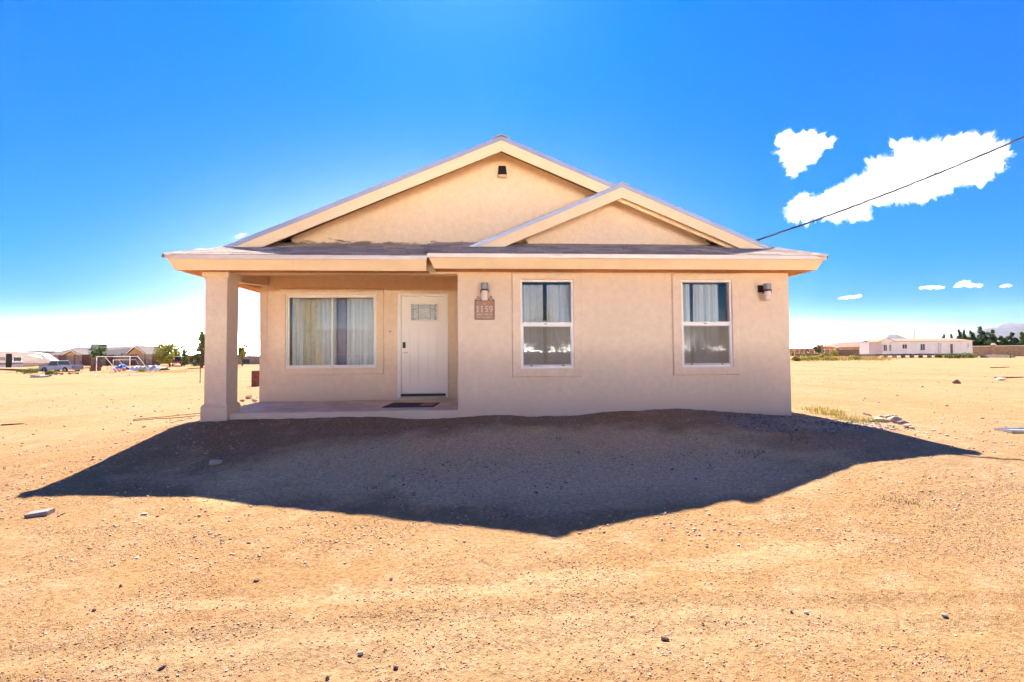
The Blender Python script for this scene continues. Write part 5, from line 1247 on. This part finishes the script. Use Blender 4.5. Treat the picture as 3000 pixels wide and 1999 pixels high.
lb(MB().lathe([(.27, 0), (.285, .02), (.285, .29), (.297, .30), (.285, .31), (.285, .58), (.297, .59), (.285, .60), (.285, .87), (.27, .88)], (0, 0, 0), 24), 'shell', M['rust'], t)
lb(MB().lathe([(.262, .881), (.262, .89), (.10, .892)], (0, 0, 0), 24), 'lid', M['rust'], t)

# rope loops on the sand left of the column, sticks, panel
rp = []
for k in range(60):
    u = k / 59
    if u < .45: px, py = 590 - (590 - 398) * u / .45, 1212 + 18 * u / .45
    elif u < .52: px, py = 398 - 8 * math.sin((u - .45) / .07 * 3.14), 1230 + 4 * (u - .45) / .07
    else: px, py = 398 + (580 - 398) * (u - .52) / .48, 1234 - 14 * (u - .52) / .48
    q = on_ground(px, py, 4); rp.append((q.x, q.y, q.z + .016))
tag(MB().tube(rp, .008, 6).build('hose', M['black']), 'dark cable looped on the sand left of the porch column', 'cable')
rp = []
for k in range(20):
    q = on_ground(497 + 90 * k / 19, 1241 - 20 * k / 19 + 2 * math.sin(k), 4); rp.append((q.x, q.y, q.z + .014))
tag(MB().tube(rp, .007, 6).build('hose', M['black']), 'short end of dark cable lying below the looped one', 'cable')
def stick(label, a, b, r, mt='weathered_wood', dmin=4):
    p, q = on_ground(*a, dmin), on_ground(*b, dmin); P = [p.lerp(q, i / 5) + Vector((random.uniform(-1, 1) * r, random.uniform(-1, 1) * r, r * .9)) for i in range(6)]
    return tag(MB().tube(P, [r, r * 1.1, r, r * .9, r * .8, r * .5], 6).build('stick', M[mt]), label, 'stick')
stick('long thin stick on the sand at the left border', (0, 1247), (72, 1243), .018)
stick('thin stick far out on the field at the right, upper one', (2900, 1079), (2960, 1077), .05, 'weathered_wood', 15)
stick('thin stick far out on the field at the right border, lower one', (2915, 1109), (2998, 1107), .035, 'weathered_wood', 10)
stick('short weathered stick near the rubble heap', (2533, 1214), (2553, 1219), .02)
stick('short weathered stick on the left foreground sand', (168, 1514), (192, 1504), .008)
p = on_ground(2975, 1266, 4); t = thing('window_panel', 'grey framed panel lying on the sand at the right edge', 'panel', p, R(-8)); t.scale = (.8, .8, .8)
lb(MB().box(-.20, .30, -.14, .14, .01, .03), 'sheet', mat('panel_sheet', (.30, .33, .36), .4, .2), t)
fb = MB(); fb.box(-.22, .32, -.16, -.141, .0, .05).box(-.22, .32, .141, .16, .0, .05).box(-.22, -.201, -.14, .14, 0, .05).box(.301, .32, -.14, .14, 0, .05); lb(fb, 'frame', M['galv'], t)

# ------------------------------------------------------------------ far right
# mobile home
dm_ = 93; S = dm_ / PF; p = stand(2564, dm_)
t = thing('mobile_home', 'long white mobile home raised on blocks at the far right', 'mobile home', p, YAW)
bx_ = lambda c: (c - 75) * .1912 * S; bz_ = lambda c: (1048 - (930 + c * .1912)) * S
Lm = bx_(1570); z0_, z1_ = bz_(562), bz_(372); dp = 4.2
M['mh_white'] = mat('mobile_home_siding', (.58, .50, .50), .5, var=.06, vscale=1.2)
M['mh_roof'] = mat('mobile_home_roof', (.36, .22, .13), .9, var=.15)
lb(MB().box(bx_(345), Lm, 0, dp, z0_, z1_), 'wall', M['mh_white'], t)
for k in range(12): xx = bx_(345) + (Lm - bx_(345)) * (k + 1) / 13; lb(MB().box(xx - .02, xx + .02, -.025, -.002, z0_ + .05, z1_ - .05), 'siding_batten', M['mh_white'], t)
bay = MB().hexa([(0, 1.6, z0_), (bx_(150), 0 - .5, z0_), (bx_(235), -.9, z0_), (bx_(345), -.02, z0_)], [(0, 1.6, z1_), (bx_(150), -.5, z1_), (bx_(235), -.9, z1_), (bx_(345), -.02, z1_)])
lb(bay, 'bay', M['mh_white'], t); lb(MB().box(0.02, bx_(345) - .002, 1.62, dp, z0_, z1_), 'wall', M['mh_white'], t)
zrg = bz_(328)
rf = MB(); rf.slab([(bx_(230), -.35, z1_ - .02), (Lm + .1, -.35, z1_ - .02), (bx_(1410), dp / 2, zrg), (bx_(215), dp / 2, zrg)], (0, 0, .1)); rf.slab([(bx_(215), dp / 2, zrg), (bx_(1410), dp / 2, zrg), (Lm + .1, dp + .3, z1_), (0, dp + .3, z1_)], (0, 0, .1))
rf.add([(Lm + .1, -.35, z1_), (Lm + .1, dp + .3, z1_), (bx_(1410), dp / 2, zrg + .08)], [(0, 1, 2)])
lb(rf, 'roof', M['mh_roof'], t)
lb(MB().prism([(bx_(78), z1_ - .05), (bx_(345), z1_ - .05), (bx_(205), zrg + .05)], -.95, -.85), 'gable', M['mh_white'], t)
g2 = MB(); g2.slab([(bx_(205), -1.05, zrg + .1), (bx_(60), -1.05, z1_ - .1), (bx_(60), 2, z1_ - .1), (bx_(205), 2, zrg + .1)], (0, 0, .08)); g2.slab([(bx_(205), -1.05, zrg + .1), (bx_(345), -1.05, z1_ - .1), (bx_(345), 2, z1_ - .1), (bx_(205), 2, zrg + .1)], (0, 0, .08)); lb(g2, 'gable_roof', M['mh_roof'], t)
def mwin(a, b_, c_, d__, y0=-.03):
    f = lb(bars(bx_(a), bx_(b_), bz_(d__) - Z, bz_(c_) - Z, .07, y0 - .03, y0 + .02), 'window', M['mh_white'], t); lb(MB().box(bx_(a) + .07, bx_(b_) - .07, y0 - .012, y0 + .01, bz_(d__) + .07, bz_(c_) - .07), 'pane', M['glass_dark'], f)
    lb(MB().box(bx_((a + b_) / 2) - .03, bx_((a + b_) / 2) + .03, y0 - .025, y0 - .013, bz_(d__) + .07, bz_(c_) - .07), 'mullion', M['mh_white'], f)
mwin(490, 568, 412, 485); mwin(768, 842, 408, 512); mwin(1490, 1515, 402, 475)
mwin(158, 212, 415, 520, -.78); mwin(237, 275, 415, 520, -.86)
lb(MB().box(bx_(1040), bx_(1088), -.05, -.002, z0_ + .05, bz_(395)), 'door', mat('mh_door', (.42, .36, .36), .5), t)
lb(MB().box(bx_(1230), bx_(1266), -.05, -.002, z0_ + .05, bz_(415)), 'door', M['crate_brown'], t)
lb(MB().box(.3, Lm - .3, .3, dp - .2, z0_ - .32, z0_ - .01), 'chassis', M['black'], t)
for k in range(11): xx = .8 + (Lm - 2) * k / 10; lb(MB().box(xx - .3, xx + .3, .35, .75, -.3, z0_ - .33), 'pier', M['rock_grey'], t)
for c in (205, 805, 985): lb(MB().tube([(bx_(c), dp / 2, zrg - .2), (bx_(c), dp / 2, zrg + .28)], .12, 8), 'roof_vent', M['galv'], t)

# stone walls: long ones in coursed blocks
M['wall_stone'] = mat('rock_wall', (.36, .24, .14), .95, var=.35, vscale=2.2, bump=.6, bscale=6)
M['wall_cap'] = mat('wall_cap', (.72, .62, .50), .8, var=.08)
def stone_wall(label, px0, px1, d0, d1, ptop, pil=(), name='stone_wall', h=1.9, nst=60):
    a, b = stand(px0, d0), stand(px1, d1); t = thing(name, label, 'wall', a, math.atan2(b.y - a.y, b.x - a.x)); L_ = math.hypot(b.x - a.x, b.y - a.y); z1__ = b.z - a.z; zz = min(0, z1__)
    ht = pix(px0, ptop, d0)[2] - a.z; rs = random.Random(int(px0)); wl = MB().box(0, L_, .04, .4, zz - .5, ht - .16); lb(wl, 'core', M['wall_grey'], t)
    m_ = MB(); y = -.2
    while y < ht - .22:
        x = 0; hh = rs.uniform(.22, .36); hh = min(hh, ht - .18 - y)
        while x < L_:
            w = min(rs.uniform(.3, .8), L_ - x); m_.box(x + .02, x + w - .02, -.02 + rs.uniform(0, .04), .2, y + .02, y + hh - .02, .03, 0); x += w
        y += hh
    o = lb(m_, 'stones', M['wall_stone'], t); o['kind'] = 'stuff'
    n = max(2, int(L_ / 4))
    for k in range(n): lb(MB().box(L_ * k / n + .01, L_ * (k + 1) / n - .01, -.08, .5, ht - .155, ht), 'cap_stone', M['wall_cap'], t)
    for px in pil:
        u = (px - px0) / (px1 - px0) * L_; lb(MB().box(u - .35, u + .35, -.14, .56, zz - .3, ht + .25), 'pillar', M['wall_stone'], t); lb(MB().box(u - .42, u + .42, -.22, .64, ht + .251, ht + .55, .2, .2), 'pillar_cap', M['wall_cap'], t)
    return t
stone_wall('long rock wall with pale coping right of the mobile home', 2846, 3120, 112, 100, 1014, (2916,))
stone_wall('rock wall with pale coping left of the mobile home', 2452, 2566, 118, 112, 1023, (2453,))
# ornamental wall: low base with posts and open bays
a, b = stand(2330, 122), stand(2450, 119); t = thing('ornamental_wall', 'low ornamental wall with tan pillars and open bays at the right', 'wall', a, math.atan2(b.y - a.y, b.x - a.x)); L_ = math.hypot(b.x - a.x, b.y - a.y)
lb(MB().box(0, L_, 0, .3, -.5, .75), 'base', M['wall_stone'], t)
for k in range(9):
    u = L_ * k / 8; lb(MB().box(u - .22, u + .22, -.06, .36, -.3, 1.75), 'pillar', M['wall_tan'], t); lb(MB().box(u - .28, u + .28, -.12, .42, 1.751, 1.9), 'pillar_cap', M['wall_cap'], t)
    if k < 8:
        lb(MB().box(u + .23, u + L_ / 8 - .23, .02, .28, .751, .86), 'coping', M['wall_cap'], t); rl = MB()
        for j in range(7): xx = u + .4 + (L_ / 8 - .8) * j / 6; rl.box(xx - .02, xx + .02, .12, .16, .861, 1.5)
        rl.box(u + .22, u + L_ / 8 - .22, .11, .17, 1.501, 1.55); lb(rl, 'railing', M['iron'], t)
# red roofed house
d = 165; p = stand(2440, d); S = d / PF; t = thing('red_roof_house', 'house with a broad red hip roof behind the rock wall', 'house', p, YAW)
zt, zb2 = pix(2440, 1000, d)[2] - p.z, pix(2440, 1015.5, d)[2] - p.z; w_ = 190 * S
lb(MB().box(.8, w_, .8, 12, -.3, zb2), 'wall', M['wall_tan'], t)
M['roof_red'] = mat('red_tiles', (.42, .17, .12), .9, var=.15)
rf = MB(); rf.add([(0, 0, zb2), (w_ + .6, 0, zb2), (w_ - 3, 6.4, zt), (62 * S, 6.4, zt - .15), (0, 12.8, zb2), (w_ + .6, 12.8, zb2)], [(0, 1, 2, 3), (0, 3, 4), (3, 2, 5, 4), (1, 5, 2)]); lb(rf, 'roof', M['roof_red'], t)
lb(MB().box(-.1, w_ + .7, -.1, -.01, zb2 - .25, zb2 + .02), 'fascia', M['wall_cap'], t)
for k in range(3): lb(MB().box(8 + k * 5, 9.4 + k * 5, .74, .79, zb2 - 2.0, zb2 - .8), 'window', M['glass_dark'], t)
t, S, w, h = block('pale_house', 'low pale house with a flat hipped roof beyond the ornamental wall', 2345, 2430, 1020, 1034, 190, M['wall_tan'], M['roof_red'], 10, 'house')
lb(MB().box(3, 4.4, -.05, -.002, h - 1.8, h - .7), 'window', M['glass_dark'], t)
t, S, w, h = block('tan_hut', 'tiny tan hut at the horizon just right of the house wall', 2316, 2340, 1029, 1040, 150, M['wall_tan'], M['roof_grey'], 4, 'hut')
lb(MB().box(.4, 1.2, -.05, -.002, -.2, h - .5), 'door', M['crate_brown'], t)
tree('shaggy_tree', 'shaggy green tree before the ornamental wall at the right', stand(2400, 112), 3.3, 2.6, 'leaf_mid', 'round', 21, 600, leaf=.16)
bush('wall_bush', 'yellow bush spilling over the left end of the rock wall', stand(2442, 116), 3.2, 2.3, 'leaf_yellow', 22, 400, leaf=.14)
tl = [(2766, 981, 1.6), (2790, 981, 1.3), (2812, 968, 2.0), (2824, 968, 2.0), (2848, 970, 2.3), (2877, 958, 3.6), (2904, 968, 3.4), (2936, 985, 3.2), (2965, 975, 3.4), (2999, 974, 2.6), (2862, 990, 2.6), (2890, 984, 3.0), (2920, 990, 3.2), (2950, 992, 3.2), (2982, 992, 3.0), (2836, 985, 2.4)]
tlab = ['small tree tip peeking over the mobile home roof, leftmost', 'narrow tree tip over the mobile home roof, second from left', 'slender twin poplar rising behind the mobile home, left stem', 'slender twin poplar rising behind the mobile home, right stem',
        'ragged poplar at the right end of the mobile home', 'tallest dark poplar behind the rock wall', 'broad poplar right of the tallest one', 'low rounded tree between broad poplar and next tall one', 'pointed dark tree before the mountain near the right border', 'tree cut by the right border of the photograph',
        'short filler tree left of the tallest poplar', 'short filler tree right of the tallest poplar', 'short filler tree under the broad poplar', 'short filler tree left of the pointed dark tree', 'short filler tree right of the pointed dark tree', 'short filler tree left of the ragged poplar']
for i, (px, py, w) in enumerate(tl):
    d = 138 + (i % 3) * 3; q = stand(px, d); hgt = pix(px, py, d)[2] - q.z
    tree('poplar_tree', tlab[i], q, hgt, w, 'leaf_dark' if i % 3 else 'leaf_mid', 'poplar', 100 + i, 1500, 'dark poplars behind the rock wall', leaf=.27)
for i, (px, py, w, h) in enumerate([(2755, 1049, 2.0, 1.1), (2785, 1051, 2.6, .9), (2808, 1051, 2.6, 1.0), (2832, 1050, 2.8, 1.15), (2850, 1049, 2.2, .9), (2362, 1058, 3.0, .9), (2402, 1054, 1.2, .9), (2428, 1056, 2.2, .6), (2510, 1055, 2.2, .8), (2340, 1058, 1.6, .7)]):
    lab = ['rounded green bush under the mobile home door', 'low green bush right of the rounded one', 'middle low green bush under the mobile home', 'tall green bush near the right end of the mobile home', 'last green bush at the right end of the mobile home', 'large yellow bush in the dry grass near the house wall', 'green tuft below the bare pole', 'low yellow tuft right of the bare pole', 'yellow green bush in the grass before the rock wall', 'small yellow bush closest to the house wall'][i]
    bush('field_bush', lab, on_ground(px, py, 20), w, h, 'leaf_sage' if i < 5 else 'leaf_yellow', 200 + i, 300, leaf=.12)
q = on_ground(2961, 1050, 20); t = thing('yucca_plant', 'spiky yucca on a short trunk at the right field edge', 'yucca', q, 0)
MB().tube([q - Vector((0, 0, .1)), q + Vector((0, 0, .45))], .09, 7).build('trunk', M['bark'], t)
b = MB(); rg = np.random.default_rng(9)
for k in range(60):
    v = Vector(rg.normal(size=3)); v.z = abs(v.z) * .8 + .1; v.normalize(); s_ = v.cross(Vector((0, 0, 1))).normalized() * .03; c_ = q + Vector((0, 0, .5)); b.add([c_ - s_, c_ + s_, c_ + v * .7], [(0, 1, 2)])
b.build('crown', M['leaf_sage'], t)
q = on_ground(2915, 1048, 20); o = bpy.data.objects.new('dirt_mound', rock_mesh('dirt_mound', 77, mat('dark_dirt', (.16, .11, .08), .95, var=.3, vscale=3, bump=.5, bscale=12), 3)); COL.objects.link(o); o.location = q; o.scale = (4.2, 1.6, .9); tag(o, 'long dark dirt mound before the rock wall at the right', 'dirt mound')
for i, px in enumerate((2956, 2975)):
    q = on_ground(px, 1045, 20); o = MB().box(q.x - .14, q.x + .14, q.y - .14, q.y + .14, q.z - .2, q.z + 1.2).build('short_post', M['weathered_wood']); tag(o, ('left' if i == 0 else 'right') + ' of two short brown posts beside the yucca', 'post')
for i, (px, py) in enumerate(((2575, 1053), (2326, 1053))):
    stone(px, py, .9, .6, .4, 'rock_white', ['white lump on the ground before the mobile home', 'white lump in the dry grass next to the house wall'][i], 90 + i)

# ------------------------------------------------------------------ mountains
def mountain(label, pts, d, depth, seed, name='mountain'):
    """ridge line given by photo points, built as a solid range with spurs and slopes at distance d"""
    rg_ = np.random.default_rng(seed); n, mrow = 90, 22
    px = np.linspace(pts[0][0], pts[-1][0], n); py = np.interp(px, [q[0] for q in pts], [q[1] for q in pts])
    V = []
    for j in range(mrow):
        v = j / (mrow - 1); f = math.sin(math.pi * min(1, v * 1.0)) ** 1.2 if v < .5 else math.sin(math.pi * v) ** 1.1
        for i in range(n):
            q = pix(px[i], py[i], d); hgt = max(0, q[2] - 1.0); dirv = np.array([q[0] - CAM[0], q[1] - CAM[1]]); dirv /= np.linalg.norm(dirv)
            off = (v - .5) * depth * (.35 + .65 * hgt / 900); pr_ = 1.0
            spur = 1 + .22 * math.sin(i * .55 + 2 * math.sin(j * .4 + seed)) * (1 - f)
            zz = hgt * f * spur if f < .999 else hgt
            V.append((q[0] + dirv[0] * off, q[1] + dirv[1] * off, zz - 12 + rg_.normal() * 4 * (1 - f)))
    F = [(j * n + i, j * n + i + 1, (j + 1) * n + i + 1, (j + 1) * n + i) for j in range(mrow - 1) for i in range(n - 1)]
    b = MB(); b.v = V; b.f = F; b.mi = [0] * len(F); o = b.build(name, mat('desert_rock', (.13, .105, .11), .95, var=.3, vscale=.002), None, smooth=True)
    return tag(o, label, None, None, 'structure')
mountain('small hazy blue mountain behind the mobile home', [(2470, 1030), (2540, 1020), (2575, 1010), (2590, 988), (2602, 979), (2625, 977), (2645, 985), (2672, 995), (2720, 1012), (2780, 1029)], 11500, 3000, 3)
mountain('large hazy blue mountain range at the right border', [(2640, 1030), (2720, 1012), (2775, 994), (2815, 985), (2850, 970), (2880, 962), (2912, 958), (2932, 947), (2955, 943), (2985, 946), (3010, 944), (3060, 935), (3120, 950), (3200, 985), (3300, 1025)], 11000, 4200, 5)

# ------------------------------------------------------------------ seen only as reflections in the windows
tree('roadside_tree', 'broad mesquite tree across the road reflected in the front window', (5.6, -30, gz(5.6, -30)), 6.2, 6.5, 'leaf_yellow', 'round', 301, 1600, leaf=.16)
tree('roadside_tree', 'second mesquite tree across the road reflected in the corner window', (23, -36, gz(23, -36)), 4.6, 5.0, 'leaf_mid', 'round', 302, 1200, leaf=.16)
ra = (-25, -35, gz(-15, -35)); t = thing('glare_block_house', 'low tan house added across the road to block horizon glare in the porch window', 'house', ra)  # house added out of view, blocks horizon glare mirrored in the porch window
lb(MB().box(0, 20, -8, 0, -.3, 2.7), 'wall', M['wall_tan'], t)
rf = MB(); rf.slab([(-.5, .6, 2.6), (20.5, .6, 2.6), (20.5, -4, 4.4), (-.5, -4, 4.4)], (0, 0, .12)); rf.slab([(-.5, -4, 4.4), (20.5, -4, 4.4), (20.5, -8.6, 2.6), (-.5, -8.6, 2.6)], (0, 0, .12)); lb(rf, 'roof', M['roof_grey'], t)
for xx in (2.0, 5.5, 13.0): lb(bars(xx, xx + 1.6, .9 - Z, 2.1 - Z, .08, .001, .04), 'window', M['paint_white'], t); lb(MB().box(xx + .08, xx + 1.52, .002, .02, .98, 2.02), 'pane', M['glass_dark'], t)
lb(MB().box(9.7, 10.6, .001, .04, 0, 2.05), 'door', M['crate_brown'], t)
w_ = thing('roadside_wall', 'long tan wall across the road reflected in the windows', 'wall', (-30, -42, gz(0, -42)))
MB().box(-30, 60, -42.2, -42, gz(0, -42) - .4, gz(0, -42) + 1.7).build('wall_face', M['wall_tan'], w_)
MB().box(-30.1, 60.1, -42.3, -41.9, gz(0, -42) + 1.701, gz(0, -42) + 1.85).build('coping', M['wall_cap'], w_)
vehicle('parked_suv', 'parked white vehicle reflected in the porch window', 'car', (-7.5, -17, gz(-7.5, -17)), R(10), 4.7, 1.85, 1.7, M['paint_white'], 'suv')

# ------------------------------------------------------------------ clouds (real puffs of vapour, 2 to 9 km off)
def cloud_mat(dens, col=(.72, .73, .76, 1)):
    mt = bpy.data.materials.new('cloud_vapour'); mt.use_nodes = True; nt = mt.node_tree; nt.nodes.clear(); out = nd(nt, 'ShaderNodeOutputMaterial')
    pv = nd(nt, 'ShaderNodeVolumePrincipled'); pv.inputs['Color'].default_value = col; pv.inputs['Density'].default_value = dens; pv.inputs['Anisotropy'].default_value = .35
    nt.links.new(pv.outputs[0], out.inputs['Volume']); return mt
CLM = cloud_mat(.014)
def cloud(label, blobs, d, seed, mt=None, thick=.55, amp=.7):
    """blobs: (px, py, radius in photo pixels)"""
    import bmesh
    mbd = bpy.data.metaballs.new('cloud'); mbd.resolution = .05 if max(q[2] for q in blobs) > 15 else .1; mbd.threshold = .35; S = d / PF
    c0 = pix(np.mean([q[0] for q in blobs]), np.mean([q[1] for q in blobs]), d); rg_ = np.random.default_rng(seed); k = 1 / (max(.8 * max(q[2] for q in blobs), 5) * S)
    for px, py, r in blobs:
        q = (pix(px, py, d) - c0) * k; e = mbd.elements.new(); e.co = q; e.radius = r * S * k * 1.35
    o = bpy.data.objects.new('cloud_tmp', mbd); COL.objects.link(o); dg = bpy.context.evaluated_depsgraph_get(); me_ = bpy.data.meshes.new_from_object(o.evaluated_get(dg)); bpy.data.objects.remove(o)
    n = len(me_.vertices); co = np.empty(n * 3); me_.vertices.foreach_get('co', co); co = co.reshape(-1, 3); no = np.empty(n * 3); me_.vertices.foreach_get('normal', no); no = no.reshape(-1, 3)
    dsp = np.zeros(n)
    for cell, a in ((.9, .34), (.42, .30), (.2, .22), (.1, .14)): dsp += a * (vnoise(co[:, 0] + co[:, 1] * .7, co[:, 2] + co[:, 1] * .5, cell, seed) + vnoise(co[:, 0] * .8 - co[:, 1], co[:, 2], cell, seed + 9))
    co = (co + no * dsp[:, None] * amp * 2.2) / k
    me_.vertices.foreach_set('co', co.ravel()); me_.update(); me_.materials.clear(); me_.materials.append(mt or CLM)
    o = bpy.data.objects.new('cloud', me_); COL.objects.link(o); o.location = c0
    m2 = me_.copy(); c2 = co * k; ds = np.zeros(n)
    for cell, a in ((.5, .3), (.22, .35), (.1, .3)): ds += a * (vnoise(c2[:, 0] + c2[:, 1] * .7, c2[:, 2] + c2[:, 1] * .5, cell, seed + 31) + vnoise(c2[:, 0] * .8 - c2[:, 1], c2[:, 2], cell, seed + 40))
    c2 = (c2 + no * (.10 + np.maximum(ds, -.1) * 1.3)[:, None]) / k; m2.vertices.foreach_set('co', c2.ravel()); m2.update(); m2.materials.clear(); m2.materials.append(FRINGE)
    f = bpy.data.objects.new('fringe', m2); COL.objects.link(f); f.parent = o
    return tag(o, label, 'cloud')
FRINGE = cloud_mat(.003, (1, 1, 1, 1))
cloud('small white cloud standing apart at the upper right', [(2300, 415, 20), (2330, 412, 24), (2362, 410, 24), (2395, 415, 20), (2420, 420, 14), (2315, 445, 26), (2350, 445, 26), (2375, 455, 18), (2325, 475, 20), (2345, 485, 18), (2325, 505, 12), (2275, 444, 8)], 3600, 1)
cloud('large elongated white cloud behind the overhead cable', [(2340, 610, 24), (2370, 615, 26), (2405, 600, 30), (2445, 590, 34), (2490, 570, 38), (2540, 550, 42), (2590, 525, 46), (2640, 500, 50), (2690, 480, 52), (2740, 465, 52), (2790, 455, 48), (2840, 455, 44), (2885, 460, 36), (2920, 462, 28), (2945, 455, 20), (2580, 570, 30), (2640, 560, 34), (2700, 540, 34), (2760, 520, 36), (2830, 505, 34), (2880, 495, 26), (2770, 420, 20), (2640, 435, 24), (2430, 625, 20), (2500, 615, 20)], 3600, 2)
thin = cloud_mat(.003, (1, 1, 1, 1))
def streak_blobs(*pts):
    out = []
    for (x0, y0_, r0), (x1, y1_, r1) in zip(pts[:-1], pts[1:]):
        n = max(2, int(abs(x1 - x0) / (min(r0, r1) * .55)))
        out += [(x0 + (x1 - x0) * k / n, y0_ + (y1_ - y0_) * k / n, r0 + (r1 - r0) * k / n) for k in range(n)]
    return out + [pts[-1]]
cloud('low flat white cloud streak above the mountains, left piece', streak_blobs((2695, 844, 2.2), (2722, 843, 4.5), (2742, 842, 4.5), (2768, 842, 2.2)), 8600, 3, thin)
cloud('low pointed white cloud above the mountains, middle piece', streak_blobs((2795, 840, 2.5), (2816, 834, 6), (2828, 830, 8), (2847, 837, 5), (2872, 837, 2.5)), 8600, 4, thin)
cloud('low small cloud wisp above the mountains near the right border', streak_blobs((2930, 839, 2), (2945, 838, 3.5), (2961, 838, 2)), 8600, 5, thin)
cloud('thin low cloud wisp right of the house roof corner', streak_blobs((2458, 875, 2), (2480, 872, 4.5), (2498, 871, 4.5), (2524, 868, 2)), 8000, 6, thin)
cloud('small cloud wisp above the left roof slope', streak_blobs((690, 696, 2.5), (705, 690, 5), (720, 686, 2.5)), 5000, 7, thin)

# ------------------------------------------------------------------ air
hz = MB().box(-15500, 15500, -15500, 15500, -40, 1250).build('haze', None)
hm = bpy.data.materials.new('haze'); hm.use_nodes = True; nt = hm.node_tree; nt.nodes.clear(); out = nd(nt, 'ShaderNodeOutputMaterial'); pv = nd(nt, 'ShaderNodeVolumePrincipled')
pv.inputs['Color'].default_value = (.36, .62, 1, 1); pv.inputs['Density'].default_value = 0.9e-5; pv.inputs['Anisotropy'].default_value = .2; nt.links.new(pv.outputs[0], out.inputs['Volume'])
hz.data.materials.clear(); hz.data.materials.append(hm); tag(hz, 'thin pale haze over the whole plain', None, None, 'stuff')
